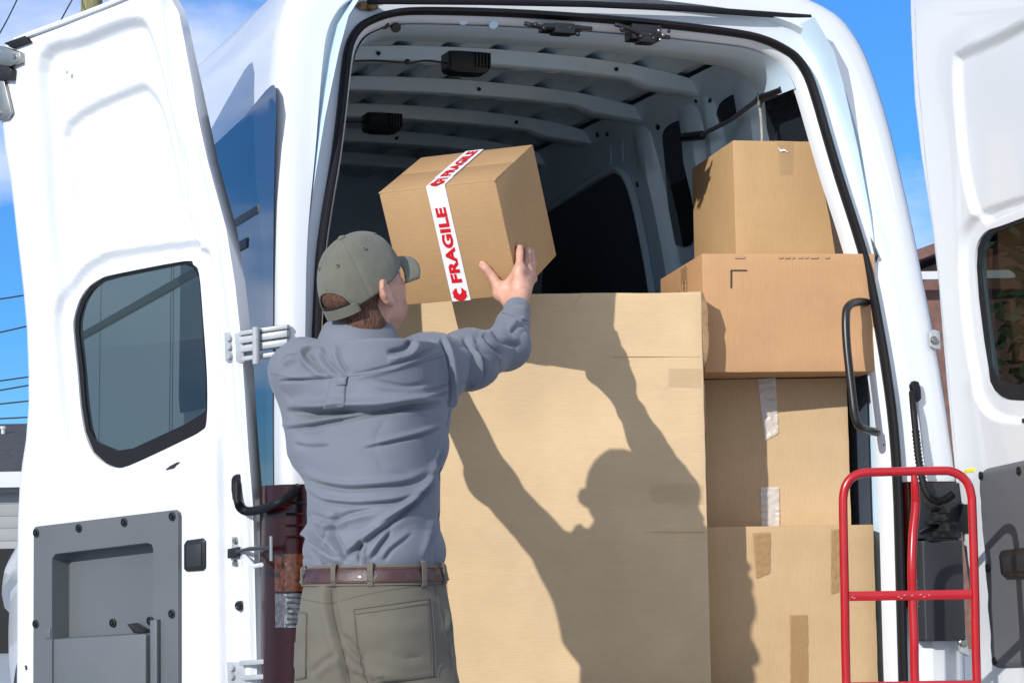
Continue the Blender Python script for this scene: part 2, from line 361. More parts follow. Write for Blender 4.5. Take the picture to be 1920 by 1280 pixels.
# signed-distance modelling -> one continuous surface (used for the person)
class SDF:
    def __init__(s, lo, hi, h):
        s.h = h; s.lo = np.asarray(lo, float); n = np.ceil((np.asarray(hi) - s.lo) / h).astype(int) + 1; s.n = n
        s.d = np.full(n, 1.0, np.float32)
    def block(s, lo, hi):
        a = np.clip(np.floor((np.asarray(lo) - s.lo) / s.h).astype(int), 0, s.n); b = np.clip(np.ceil((np.asarray(hi) - s.lo) / s.h).astype(int) + 1, 0, s.n)
        if (b <= a).any(): return None
        g = [(s.lo[i] + s.h * np.arange(a[i], b[i])).astype(np.float32) for i in range(3)]
        X, Y, Z = np.meshgrid(*g, indexing='ij'); return (slice(a[0], b[0]), slice(a[1], b[1]), slice(a[2], b[2])), X, Y, Z
    def put(s, sl, dd, k, op):
        a = s.d[sl]
        if op == 'add':
            if k > 0: h = np.maximum(k - np.abs(a - dd), 0) / k; s.d[sl] = np.minimum(a, dd) - h * h * k * 0.25
            else: s.d[sl] = np.minimum(a, dd)
        else:
            dd = -dd
            if k > 0: h = np.maximum(k - np.abs(a - dd), 0) / k; s.d[sl] = np.maximum(a, dd) + h * h * k * 0.25
            else: s.d[sl] = np.maximum(a, dd)
    def cone(s, a, b, ra, rb, k=0.02, op='add'):
        a = np.asarray(a, float); b = np.asarray(b, float); m = max(ra, rb) + k + 0.02
        B = s.block(np.minimum(a, b) - m, np.maximum(a, b) + m)
        if B is None: return s
        sl, X, Y, Z = B; e = b - a; L2 = e @ e + 1e-12
        t = np.clip(((X - a[0]) * e[0] + (Y - a[1]) * e[1] + (Z - a[2]) * e[2]) / L2, 0, 1)
        dd = np.sqrt((X - a[0] - t * e[0]) ** 2 + (Y - a[1] - t * e[1]) ** 2 + (Z - a[2] - t * e[2]) ** 2) - (ra + (rb - ra) * t)
        s.put(sl, dd.astype(np.float32), k, op); return s
    def chain(s, pts, rs, k=0.02):
        for i in range(len(pts) - 1): s.cone(pts[i], pts[i + 1], rs[i], rs[i + 1], k)
        return s
    def ell(s, c, r, R=None, k=0.02, op='add'):       # ellipsoid with axes R (rows = local axes)
        c = np.asarray(c, float); r = np.asarray(r, float); R = np.eye(3) if R is None else R; m = r.max() + k + 0.02
        B = s.block(c - m, c + m)
        if B is None: return s
        sl, X, Y, Z = B; x = X - c[0]; y = Y - c[1]; z = Z - c[2]
        q = [(R[i][0] * x + R[i][1] * y + R[i][2] * z) for i in range(3)]
        k0 = np.sqrt(sum((q[i] / r[i]) ** 2 for i in range(3))); k1 = np.sqrt(sum((q[i] / r[i] ** 2) ** 2 for i in range(3)))
        s.put(sl, (k0 * (k0 - 1) / (k1 + 1e-9)).astype(np.float32), k, op); return s
    def column(s, zs, cx, cy, a, b, yaw, k=0.03, p=2.2):   # upright body with elliptic sections
        B = s.block((min(cx) - 0.35, min(cy) - 0.35, min(zs) - 0.05), (max(cx) + 0.35, max(cy) + 0.35, max(zs) + 0.05))
        sl, X, Y, Z = B; f = lambda q: np.interp(Z, zs, q)
        x = X - f(cx); y = Y - f(cy); w = f(yaw); c, sn = np.cos(w), np.sin(w)
        xl = x * c - y * sn; yl = x * sn + y * c; A = f(a); Bb = f(b)
        rr = (np.abs(xl / A) ** p + np.abs(yl / Bb) ** p) ** (1 / p)
        dd = (rr - 1) * np.minimum(A, Bb)
        dd = np.maximum(dd, np.maximum(Z - max(zs), min(zs) - Z))
        s.put(sl, dd.astype(np.float32), k, 'add'); return s
    def mesh(s):
        d = s.d; n = s.n; ins = d < 0
        c = np.zeros(n - 1, np.int8)
        for i in (0, 1):
            for j in (0, 1):
                for k in (0, 1): c += ins[i:n[0] - 1 + i, j:n[1] - 1 + j, k:n[2] - 1 + k]
        act = (c > 0) & (c < 8); idx = np.full(act.shape, -1, np.int64); A = np.argwhere(act); idx[act] = np.arange(len(A))
        acc = np.zeros((len(A), 3)); cnt = np.zeros(len(A))
        corners = [(i, j, k) for i in (0, 1) for j in (0, 1) for k in (0, 1)]
        for a in corners:
            for ax in range(3):
                if a[ax]: continue
                b = list(a); b[ax] = 1
                da = d[A[:, 0] + a[0], A[:, 1] + a[1], A[:, 2] + a[2]].astype(float); db = d[A[:, 0] + b[0], A[:, 1] + b[1], A[:, 2] + b[2]].astype(float)
                m = (da < 0) != (db < 0); t = np.where(m, da / np.where(da - db == 0, 1, da - db), 0)
                p = np.tile(np.array(a, float), (len(A), 1)); p[:, ax] += t
                acc[m] += p[m]; cnt[m] += 1
        V = s.lo + s.h * (A + acc / cnt[:, None]); F = []
        for ax in range(3):
            o = [1, 1, 1]; sa = [slice(1, n[i] - 1) for i in range(3)]; sa[ax] = slice(0, n[ax] - 1); sb = list(sa); sb[ax] = slice(1, n[ax])
            m = ins[tuple(sa)] != ins[tuple(sb)]; E = np.argwhere(m); st = ins[tuple(sa)][m]
            base = E.copy()
            for i in range(3):
                if i != ax: base[:, i] += 1
            u, w = [(1, 2), (2, 0), (0, 1)][ax]
            q = []
            for du, dw in ((-1, -1), (0, -1), (0, 0), (-1, 0)):
                g = base.copy(); g[:, u] += du; g[:, w] += dw; q.append(idx[g[:, 0], g[:, 1], g[:, 2]])
            q = np.stack(q, 1); q[~st] = q[~st][:, ::-1]; F.append(q)
        F = np.concatenate(F); u_s, iv = np.unique(F, return_inverse=True); return V[u_s], iv.reshape(F.shape)

def vnormals(V, F):
    n = np.zeros_like(V); q = np.asarray(F)
    fn = np.cross(V[q[:, 2]] - V[q[:, 0]], V[q[:, 3]] - V[q[:, 1]])
    for i in range(4): np.add.at(n, q[:, i], fn)
    return n / (np.linalg.norm(n, axis=1)[:, None] + 1e-12)
def relax(V, F, it=2, lam=0.5):
    q = np.asarray(F); e = np.concatenate([q[:, [0, 1]], q[:, [1, 2]], q[:, [2, 3]], q[:, [3, 0]]])
    for _ in range(it):
        a = np.zeros_like(V); c = np.zeros(len(V))
        np.add.at(a, e[:, 0], V[e[:, 1]]); np.add.at(a, e[:, 1], V[e[:, 0]]); np.add.at(c, e[:, 0], 1); np.add.at(c, e[:, 1], 1)
        V = V + lam * (a / np.maximum(c, 1)[:, None] - V)
    return V
def split_quads(V, F):
    F = np.asarray(F); e = np.sort(np.concatenate([F[:, [0, 1]], F[:, [1, 2]], F[:, [2, 3]], F[:, [3, 0]]]), 1); u, inv = np.unique(e, axis=0, return_inverse=True); inv = inv.ravel()
    n = len(V); m = len(F); mid = (V[u[:, 0]] + V[u[:, 1]]) / 2; fc = V[F].mean(1); E = [n + inv[i * m:(i + 1) * m] for i in range(4)]; C = n + len(u) + np.arange(m)
    Q = np.concatenate([np.stack([F[:, i], E[i], C, E[i - 1]], 1) for i in range(4)])
    return np.concatenate([V, mid, fc]), Q
def mesh_obj(name, V, F, m, parent=None, off=None, smooth=True):
    if off is not None: V = V - np.asarray(off)
    me = bpy.data.meshes.new(name); me.from_pydata(V.tolist(), [], [tuple(int(i) for i in f) for f in F])
    me.polygons.foreach_set('use_smooth', [smooth] * len(me.polygons)); me.materials.append(MT[m] if isinstance(m, str) else m); me.update()
    o = bpy.data.objects.new(name, me); COL.objects.link(o)
    if parent: o.parent = parent
    return o

#@@SCENE
# ------------------------------------------------------------------ the van
def hit_u(x, y, uf):                  # on a side wall whose u is a function of height
    D = ray(x, y); a, b = 3.0, 40.0
    for i in range(60):
        t = (a + b) / 2; l = loc(CAM + D * t)
        if l[0] - uf(l[2]) > 0: b = t
        else: a = t
    return l
def hit_v(x, y, v):
    D = ray(x, y); o = CAM - VO; return loc(CAM + D * ((v - o @ VF) / (D @ VF)))

van = thing('cargo_van', 'tall white cargo van with both rear doors swung open, loaded with cardboard boxes', 'van',
            CAM + VS * (VO - CAM), PSI, scale=VS)

I_ = [(.893, .60), (.895, .9), (.897, 1.2), (.897, 1.43), (.889, 1.6), (.878, 1.74), (.862, 1.9), (.838, 2.03), (.800, 2.2), (.772, 2.35), (.755, 2.45), (.737, 2.53), (.708, 2.582), (.67, 2.612), (.60, 2.641), (.50, 2.656), (.25, 2.668), (0, 2.671)]
E_ = [(.985, .52), (.995, .9), (.998, 1.2), (.998, 1.43), (.996, 1.6), (.994, 1.74), (.992, 1.9), (.99, 2.03), (.985, 2.2), (.975, 2.36), (.96, 2.48), (.938, 2.6), (.90, 2.69), (.85, 2.752), (.74, 2.80), (.58, 2.825), (.28, 2.845), (0, 2.85)]
ER_ = [(1.10, .52), (1.105, .9), (1.10, 1.2), (1.085, 1.43), (1.072, 1.6), (1.06, 1.74), (1.045, 1.9), (1.035, 2.03), (1.018, 2.2), (1.0, 2.36), (.98, 2.48), (.952, 2.6), (.912, 2.69), (.855, 2.752), (.74, 2.80), (.58, 2.825), (.28, 2.845), (0, 2.85)]
def mirror(c): return [(u, z) for u, z in c] + [(-u, z) for u, z in c[-2::-1]]
def dens(c, n=3): return [(p[0], p[1]) for p in smooth_curve([np.array(q) for q in c], n)]
IC = dens(mirror(I_)); EC = dens([(u, z) for u, z in ER_] + [(-u, z) for u, z in E_[-2::-1]]); NK = len(IC)
def prof(k, fr, extra_v):             # fr: -x = inside the opening (metres), 0..1 = from the seal line out to the body side
    i = np.array(IC[k]); e = np.array(EC[k]); n = (e - i) / np.linalg.norm(e - i)
    p = i + n * fr if fr < 0 else i + (e - i) * fr
    return (p[0], rake(p[1]) + extra_v, p[1])
def sweep(name, specs, m, parent=van, ks=None, **kw):
    mb = MB(); ks = ks or range(NK); rings = [[prof(k, f, v) for k in ks] for f, v in specs]
    mb.loft(rings, closed=False); return mb.build(name, m, parent, **kw)
sweep('rear_frame', [(-.030, .10), (-.028, .075), (-.012, .05), (.0, .048), (.05, .046)], 'paint', angle=60)
sweep('door_jamb', [(.05, .046), (.12, .044), (.30, .036), (.345, .030), (.365, .004), (.38, -.004)], 'jamb', angle=50)
sweep('corner_pillar', [(.38, -.004), (.6, -.008), (.78, -.006), (.88, .0), (.95, .018), (.99, .05), (1.0, .09)], 'paint', angle=60)
# the black seal: a bulbous strip round the opening
mb = MB(); rings = []
for a in range(9):
    t = 2 * math.pi * a / 9
    rings.append([(lambda q: q)(prof(k, 0.0, 0.0)) for k in range(NK)])
cs = []
for k in range(NK):
    i = np.array(IC[k]); e = np.array(EC[k]); n = (e - i) / np.linalg.norm(e - i); rr = []
    for a in range(10):
        t = 2 * math.pi * a / 10; q = i + n * 0.0125 * math.cos(t)
        rr.append((q[0], rake(i[1]) + 0.036 + 0.022 * math.sin(t), q[1]))
    cs.append(rr)
mb.loft(cs, True, True).build('door_seal', 'rubber', van)
# header under the roof edge, with the seams and hole plugs that show from below
ks = [k for k in range(NK) if IC[k][1] > 2.50]
def hd(k, f, v, dz=0):
    q = prof(k, f, v); return (q[0], q[1], q[2] + dz)
mb = MB(); mb.loft([[hd(k, -.034, .08) for k in ks], [hd(k, -.046, .16) for k in ks], [hd(k, -.046, .30, 0.01) for k in ks], [hd(k, -.02, .36, 0.03) for k in ks], [hd(k, .1, .37, .03) for k in ks]], closed=False)
mb.build('header_panel', 'inner', van, angle=60)
for x, y in ((720, 46), (742, 52), (868, 38), (925, 45), (1290, 52), (1365, 56), (1380, 62)):
    l = hit_v(x, y, .33); mb = MB(); z = 2.606
    l = hit_v(x, y, .28); mb.tube([(l[0], .28, l[2] + .0), (l[0], .275, l[2] - .004)], [.016, .014], 12); mb.build('hole_plug', 'black' if x in (742, 720, 1365, 1380) else 'inner', van)
# body shell: rear quarter to nose
def ztop(v): return interp(v, [0, .3, 3.6, 3.9, 4.75, 5.0, 5.5, 5.75, 5.85], [2.85, 2.87, 2.87, 2.80, 1.36, 1.28, 1.17, 1.0, .8])
def wsc(v): return interp(v, [0, 4.6, 5.4, 5.7, 5.85], [1, 1, .97, .90, .78])
mb = MB(); rings = []
vs_ = [None, .35, .8, 1.5, 2.2, 3.0, 3.6, 3.9, 4.15, 4.45, 4.75, 5.0, 5.3, 5.5, 5.65, 5.75, 5.85]
for v in vs_:
    r = []
    for k in range(NK):
        u, z = EC[k]
        if v is None: q = prof(k, 1.0, .09); r.append(q)
        else:
            s = (ztop(v) - .52) / (2.85 - .52); r.append((u * wsc(v) * (1 + (0.06 * (1 - s) if z > 2 else 0)), v + (0 if v > .36 else rake(z) * .3), .52 + (z - .52) * s))
    rings.append(r)
mb.loft(rings, closed=False)
n0 = len(mb.v); mb.f.append(tuple(range(n0 - NK, n0)))
mb.build('body_shell', 'paint', van, angle=45)
def wE(z):
    zs = [p[1] for p in E_]; us = [p[0] for p in E_]; return -interp(z, zs, us)
def side_patch(name, pts, m, h=0.004, th=0.003, parent=van, step=.08):
    mb = MB(); pts = [(p[0], p[1]) for p in pts]
    V, F = sheet(pts, [], step, lambda P: np.zeros(len(P)))
    V3 = [(wE(z) - h, v, z) for v, z, _ in V]
    mb.add(V3, F); bmx = mb.build(name, m, parent, smooth=True); return bmx
def rrect(x0, y0, x1, y1, r, n=6):
    out = []
    for cx, cy, a0 in ((x1 - r, y1 - r, 0), (x0 + r, y1 - r, 90), (x0 + r, y0 + r, 180), (x1 - r, y0 + r, 270)):
        for k in range(n + 1):
            a = math.radians(a0 + 90 * k / n); out.append((cx + r * math.cos(a), cy + r * math.sin(a)))
    return out
sg = side_patch('side_window', [(.10, 1.24), (.10, 1.6), (.103, 2.0), (.106, 2.25), (.112, 2.32), (.13, 2.37), (.16, 2.392), (.20, 2.398), (.26, 2.395), (.5, 2.365), (1.25, 2.335), (1.30, 2.30), (1.31, 1.6), (1.29, 1.55), (.42, 1.53), (.40, 1.24)], 'sideglass')
mb = MB(); mb.box((wE(2.06) - .0065, .27, 2.045), (.0045, 0, 0), (0, 1.0, 0), (0, 0, .026)); mb.build('window_rail', 'plastic', sg, bevel=.002)
mb = MB(); mb.box((wE(1.985) - .009, .40, 1.965), (.007, 0, 0), (0, 3.3, 0), (0, 0, .03)); mb.build('sliding_rail', 'plastic', van, bevel=.003)
for v in (1.42, 1.46, 2.75): 
    mb = MB(); rr = []
    for z in np.linspace(.75, 2.5, 14): rr.append([(wE(z) - .0015, v, z), (wE(z) - .0015, v + .006, z)])
    mb.loft(rr, False).build('panel_gap', 'black', van)
# cab glass, bumper, wheels, for the parts beyond the frame
for s in (-1, 1):
    mb = MB(); pts = [(3.55, 1.45), (3.55, 2.1), (3.95, 2.1), (4.45, 1.5), (4.4, 1.45)]
    mb.add([(s * (abs(wE(z)) + .006), v, z) for v, z in pts], [tuple(range(5))]); mb.build('cab_window', 'sideglass', van)
mb = MB(); mb.loft([[(u, 3.99, 2.62) for u in (-.78, 0, .78)], [(u, 4.70, 1.46) for u in (-.9, 0, .9)]], False).build('windscreen', 'sideglass', van)
for s in (-1, 1):
    for v in (.95, 4.75):
        w = MB(); c = np.array([s * .87, v, .36])
        w.tube([c + [s * x, 0, 0] for x in (-.12, -.11, .10, .12)], [.30, .36, .36, .31], 28); wh = w.build('wheel', 'tyre', van)
        MB().tube([c + [s * .105, 0, 0], c + [s * .125, 0, 0], c + [s * .112, 0, 0]], [.21, .2, .06], 24).build('rim', 'rim', wh)
mb = MB(); rb = []
for u in np.linspace(-1.02, 1.02, 15):
    q = -0.13 + .10 * max(0, (abs(u) - .8) / .22) ** 2
    rb.append([(u, .06, .42), (u, q, .44), (u, q - .015, .52), (u, q, .60), (u, .06, .615)])
mb.loft(rb, True, True).build('rear_bumper', 'plastic', van, angle=35)
mb = MB(); mb.cbox((0, 2.6, .56), 1.9, 5.0, .06); mb.build('underbody', 'dark', van)
# ---- interior
def uw(z): return interp(z, [.6, 1.6, 1.9, 2.1, 2.3, 2.5, 2.62, 2.69], [.935, .935, .905, .88, .845, .80, .765, .71])
RI = [(.71, 2.69), (.64, 2.715), (.5, 2.742), (.3, 2.762), (.1, 2.772), (0, 2.774)]
def roofz(u): return interp(abs(u), [0, .1, .3, .5, .64, .71, .8], [2.744, 2.743, 2.737, 2.722, 2.702, 2.686, 2.62])
mb = MB(); us = np.linspace(-.71, .71, 143)
def bead(u, v):
    g = abs(((u + 5) % .17) - .085) ; return 0.022 * float(sst(np.array((.03 - g) / .012)))
rings = []
for v in np.linspace(.34, 3.55, 4): rings.append([(u, v, roofz(u) + bead(u, v)) for u in us])
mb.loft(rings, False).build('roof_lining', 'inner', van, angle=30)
for s in (1, -1):
    mb = MB(); zs = list(np.linspace(.6, 2.69, 22))
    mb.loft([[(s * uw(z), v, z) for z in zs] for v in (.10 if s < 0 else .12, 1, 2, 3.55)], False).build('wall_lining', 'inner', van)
    mb = MB(); zs = list(np.linspace(.62, 1.98, 12))
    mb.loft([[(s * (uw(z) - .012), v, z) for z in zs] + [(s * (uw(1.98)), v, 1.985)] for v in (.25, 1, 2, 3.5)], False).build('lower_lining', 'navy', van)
MB().cbox((0, 1.85, .61), 1.86, 3.4, .02).build('load_floor', 'dark', van)
MB().box((-.93, 3.5, .6), (1.86, 0, 0), (0, .03, 0), (0, 0, 1.72)).build('bulkhead', mat('charcoal_bulkhead', (.045, .05, .058), .5, var=.1, vscale=2), van)
MB().box((-.93, 3.53, 2.2), (1.86, 0, 0), (0, .03, 0), (0, 0, .6)).build('bulkhead_top', 'inner', van)
RIBV = [.62, 1.07, 1.555, 2.035, 2.52, 3.02]
for iv, v in enumerate(RIBV):
    mb = MB(); rings = []
    for u in np.linspace(-.79, .79, 61):
        a = abs(u); zr = roofz(u) - .001; drop = .048
        zb = min(zr, 2.80) - drop
        st = float(sst(np.array([(a - .50) / .05]))[0]) * .022 + float(sst(np.array([(a - .66) / .06]))[0]) * -.004
        zb = interp(a, [0, .3, .5, .64, .71, .79], [2.694, 2.689, 2.677, 2.664, 2.654, 2.640]) - st * .8
        ztop_ = max(zb + .035, min(zr, 2.76))
        if a > .70: ztop_ = zb + .045
        wv = .028 if a < .52 else .036
        rings.append([(u, v - .050, ztop_), (u, v - .046, ztop_ - .006), (u, v - wv - .006, zb + .004), (u, v - wv, zb), (u, v + wv, zb), (u, v + wv + .006, zb + .004), (u, v + .05, ztop_)])
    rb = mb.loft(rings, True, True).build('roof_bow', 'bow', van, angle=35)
    for j, u in enumerate(np.arange(-.62, .5, .105)):
        if (j + iv) % 4 == 3: continue
        z = interp(abs(u), [0, .3, .5, .64], [2.694, 2.689, 2.677, 2.664]) - .0015
        dzu = .02
        MB().box((u - .024, v + .006, z - (0)), (.048, 0, 0), (0, .016, 0), (0, 0, .001)).build('slot', 'jamb', rb, smooth=False)
    for u in (-.40, .12, .44):
        z = interp(abs(u), [0, .3, .5], [2.694, 2.689, 2.677]) + .022
        if (iv + int(u * 10)) % 2: MB().tube([(u, v - .046, z), (u, v - .040, z)], .007, 10).build('bolt_hole', 'black', rb)
# right wall pillars, windows and a painted shade patch
def wallpt(x, y, d=0.0): l = hit_u(x, y, lambda z: uw(z) - d); return l
def pillar(x, y, w0, w1, z0=1.2, z1=2.62, dep=.05, m='inner'):
    v = wallpt(x, y)[1]; mb = MB(); rings = []
    for z in np.linspace(z0, z1, 16):
        t = (z - z0) / (z1 - z0); w = w0 + (w1 - w0) * t; u = uw(z); d = dep * (1 if z < 2.45 else max(.25, 1 - (z - 2.45) / .2))
        rings.append([(u + .01, v - w / 2 - .02, z), (u - d * .2, v - w / 2 - .016, z), (u - d, v - w / 2 + .012, z), (u - d, v + w / 2 - .012, z), (u - d * .2, v + w / 2 + .016, z), (u + .01, v + w / 2 + .02, z)])
    return mb.loft(rings, True, True).build('wall_pillar', m, van, angle=40)
for x, y, a, b in ((1213, 280, .13, .10), (1300, 240, .07, .12), (1340, 235, .10, .06), (1408, 200, .08, .13)): pillar(x, y, a, b)
def wallpatch(name, px, m, d=.006, parent=van):
    pts = [wallpt(x, y, d) for x, y in px]
    V, F = sheet([(p[1], p[2]) for p in pts], [], .06, lambda P: np.zeros(len(P)))
    return MB().add([(uw(z) - d, v, z) for v, z, _ in V], F).build(name, m, parent)
wallpatch('window_and_shade_patch', smooth_curve([(1244, 246), (1277, 226), (1287, 251), (1298, 301), (1302, 445), (1266, 459), (1257, 423), (1246, 301)], 4, True), 'sideglass')
wallpatch('window_and_shade_patch', smooth_curve([(1349, 195), (1388, 174), (1395, 204), (1377, 219), (1345, 237)], 4, True), 'sideglass')
wallpatch('window_and_shade_patch', smooth_curve([(1436, 165), (1470, 124), (1525, 122), (1565, 258), (1605, 390), (1640, 500), (1450, 500), (1438, 250)], 4, True), 'sideglass')  # rear window widened: its dark sheet paints shade on the wall around it
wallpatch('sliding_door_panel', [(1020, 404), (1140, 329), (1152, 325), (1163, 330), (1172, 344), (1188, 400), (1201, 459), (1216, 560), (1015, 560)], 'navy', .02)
l0 = wallpt(1029, 385, .03); l1 = wallpt(1150, 312, .03)
mb = MB(); mb.tube(smooth_curve([wallpt(x, y, .015) for x, y in ((1015, 400), (1060, 372), (1140, 322), (1165, 322), (1182, 350), (1196, 400), (1212, 480), (1225, 560))], 6), .016, 8); mb.build('sliding_door_trim', 'inner', van)
for x, y in ((1230, 238), (1275, 213), (1328, 187), (1383, 158), (1443, 127), (1302, 187), (1117, 252), (1135, 250), (1193, 345)):
    l = wallpt(x, y, .012); MB().disc((l[0] + .01, l[1], l[2]), (-1, 0, 0), .012, .008, 10).build('trim_clip', 'black', van)
l = [wallpt(x, y, .008) for x, y in ((1145, 272), (1168, 264), (1168, 302), (1146, 310))]
MB().tube(l + [l[0]], .004, 6).build('pressed_mark', 'inner', van)
# rail with grey rope tied to the wall
pr = [wallpt(x, y, .09) for x, y in ((1282, 262), (1318, 252), (1370, 225), (1420, 188), (1468, 168))]
mb = MB(); mb.tube(pr, .008, 8); mb.build('tie_rail', 'plastic', van)
for a, b in (((1282, 258), (1316, 254)), ((1424, 186), (1470, 167))):
    p, q = wallpt(*a, .09), wallpt(*b, .09); MB().tube([p, q], .016, 8).build('rail_sleeve', 'black', van)
rp0 = wallpt(1424, 186, .09); e1 = np.array([0, .0, 1.0]); e2 = np.array([.55, .83, 0])
mb = MB(); mb.tube([rp0 + .024 * (e1 * math.sin(t) + e2 * math.cos(t)) for t in np.linspace(0, 2 * math.pi, 22)], [.005 if i % 2 else .0065 for i in range(22)], 8)
mb.tube([rp0 + [0, 0, -.02], rp0 + [.004, .0, -.06], rp0 + [.006, .0, -.12], rp0 + [.0, .0, -.19]], .0052, 8); mb.build('rope', 'rope', van, angle=80)
# roof lamps and their wires, latch gear on the header
def roof_lamp(x, y, v, w):
    c = hit_v(x, y, v); mb = MB()
    rings = []
    for t, s in ((-1, .55), (-.9, .85), (-.5, 1), (.5, 1), (.85, .9), (1, .5)):
        rings.append([(c[0] + t * w / 2, c[1] - .035 * s, c[2] + .028), (c[0] + t * w / 2, c[1] - .04 * s, c[2] - .01), (c[0] + t * w / 2, c[1] - .02, c[2] - .034 * s), (c[0] + t * w / 2, c[1] + .05, c[2] - .034 * s), (c[0] + t * w / 2, c[1] + .05, c[2] + .028)])
    o = mb.loft(rings, True, True).build('roof_lamp', 'black', van, angle=30)
    mb = MB()
    for k in range(5): mb.box((c[0] + w * (.1 + .08 * k), c[1] - .047, c[2] - .02), (.004, 0, 0), (0, .02, 0), (0, 0, .045))
    mb.build('lamp_fin', 'black', o); return c, o
c1, o1 = roof_lamp(876, 118, RIBV[0] - .06, .135)
c2, o2 = roof_lamp(718, 230, RIBV[2] - .06, .125)
mb = MB(); mb.tube(smooth_curve([hit_v(x, y, RIBV[0] - .055) for x, y in ((640, 116), (700, 114), (765, 118), (800, 114), (845, 120))], 6), .0035, 6); mb.sphere(hit_v(764, 116, RIBV[0] - .056), .009); mb.build('lamp_wire', 'cable', van)
MB().tube(smooth_curve([hit_v(x, y, RIBV[2] - .055) for x, y in ((640, 228), (662, 229), (690, 228))], 6), .0035, 6).build('lamp_wire', 'cable', van)
def latch(px, v, seed):
    rnd = random.Random(seed); mb = MB(); c = [hit_v(x, y, v) for x, y in px]
    x0 = min(q[0] for q in c); x1 = max(q[0] for q in c); z0 = min(q[2] for q in c); z1 = max(q[2] for q in c)
    mb.box((x0 + (x1 - x0) * .3, v, z0 + .012), ((x1 - x0) * .55, 0, 0), (0, .06, 0), (0, 0, z1 - z0 - .012))
    mb.box((x0 + (x1 - x0) * .42, v - .015, z0), ((x1 - x0) * .3, 0, 0), (0, .05, 0), (0, 0, .03))
    mb.tube([(x0, v + .01, z1 - .004), (x0 + (x1 - x0) * .2, v, z1 - .014), (x0 + (x1 - x0) * .5, v - .01, z0 + .02), (x1, v, z0 + .022)], .007, 8)
    for k in range(5): mb.sphere((x0 + (x1 - x0) * rnd.random(), v - .012, z0 + (z1 - z0) * rnd.random() * .7), .006 + .004 * rnd.random(), 8, 5)
    return mb.build('door_latch', 'black', van, bevel=.002)
lt = latch(((985, 40), (1110, 68)), .215, 1); latch(((1155, 42), (1256, 84)), .215, 2)
mb = MB(); 
for x, y in ((1235, 58), (1243, 66), (1238, 75)): mb.sphere(hit_v(x, y, .19), .006, 8, 5)
mb.build('latch_spring', 'steel', van)
# lip holes on the right pillar
for x, y in ((1528, 195), (1547, 259), (1629, 551), (1641, 641), (1652, 687), (1658, 752), (1660, 834), (1672, 900), (1672, 1012), (1687, 1074), (1697, 1153)):
    l = hit_rear(x, y, .066); MB().tube([(l[0], l[1] + .01, l[2]), (l[0] - .003, l[1] - .003, l[2])], .0055, 8).build('clip_hole', 'black', van)
for y in (235, 403, 560, 690):
    l = hit_rear(1660 if y > 500 else 1600, y, .05)
# grab handle on the right pillar
gp = smooth_curve([hit_rear(x, y, o) for x, y, o in ((1628, 567, .055), (1608, 566, .01), (1592, 573, -.03), (1586, 592, -.04), (1588, 650, -.04), (1598, 740, -.04), (1603, 778, -.04), (1610, 797, -.035), (1626, 806, .0), (1644, 810, .05))], 6)
gh = MB().tube(gp, .0125, 12).build('grab_handle', 'black', van)
# tail lights (left one in full view, right one mostly hidden)
def tail_light(s):
    wd = 0 if s < 0 else .065
    e = lambda u, v, z: (s * (u if u < .94 else u + wd), v, z)
    mb = MB()
    zs = np.linspace(.68 if s < 0 else .90, 1.27, 12); rings = []
    for z in zs: rings.append([e(.905, .03, z), e(.905, -.012, z), e(.95, -.030, z), e(1.0, -.018, z), e(1.03, .04, z), e(1.035, .12, z), e(1.0, .12, z)])
    o = mb.loft(rings, True, True).build('tail_light', 'redlens', van, angle=50)
    for nm, m, z0, z1 in (('amber_lens', 'amber', .985, 1.085), ('clear_lens', 'clearlens', .89, .98)):
        mb = MB(); rr = []
        for z in np.linspace(z0, z1, 4): rr.append([e(.908, -.008, z), e(.908, -.020, z), e(.952, -.037, z), e(1.0, -.026, z), e(1.022, .010, z), e(1.018, .03, z)])
        mb.loft(rr, True, True).build(nm, m, o, angle=60)
    mb = MB()
    for z in np.linspace(.90, .97, 6): mb.tube([e(.912, -.023, z), e(.953, -.039, z), e(1.0, -.028, z)], .003, 6)
    mb.build('lens_rib', 'clearlens', o)
    for z in (1.13, 1.16, 1.19, 1.22):
        mb = MB(); mb.tube([e(.93, -.026, z), e(.957, -.034, z), e(1.0, -.022, z)], .004, 6); mb.build('lens_rib', 'redlens', o)
    return o
tail_light(-1); tail_light(1)
# right rear: black latch bracket and step trim under the open door
mb = MB()
rb = [[(u, v, z) for u, v in ((.915, .0), (.925, -.05), (1.05, -.065), (1.075, .0), (.95, .05))] for z in (.80, .81, 1.085, 1.095)]
mb.loft(rb, True, True).build('corner_trim', 'dark', van, bevel=.004)
MB().box((.918, -.035, 1.10), (.15, 0, 0), (0, .03, 0), (0, 0, .165)).build('bracket_plate', 'dark', van, bevel=.004)
mb = MB()
for k in range(9): mb.cbox((.955 + .012 * (k % 4), -.05 - .01 * (k % 3), 1.10 + .012 * k), .035, .03, .012 + .006 * (k % 2))
mb.tube([(.92, -.04, 1.12), (.98, -.05, 1.15), (1.0, -.03, 1.18)], .006, 6); mb.build('hinge_bracket', 'black', van, bevel=.002)

# ---- doors: planes through their hinge lines; everything on them is traced in the plane of the door
def make_door(name, P0, h, upv, outline, window, step, hfun, label, th=.062, edge=None):
    h = np.array(h, float); h /= np.linalg.norm(h); up = np.array(upv, float); n = np.cross(up, h); n /= np.linalg.norm(n)
    if n @ (CAM - P0) < 0: n = -n
    up = np.cross(n, h); up *= np.sign(up[2]); 
    def ab(x, y): q = on_plane(x, y, P0, n) - P0; return (q @ h, q @ up)
    def X(a, b, c=0.0): return loc(P0 + a * h + b * up + c * n)
    return ab, X, n, h, up
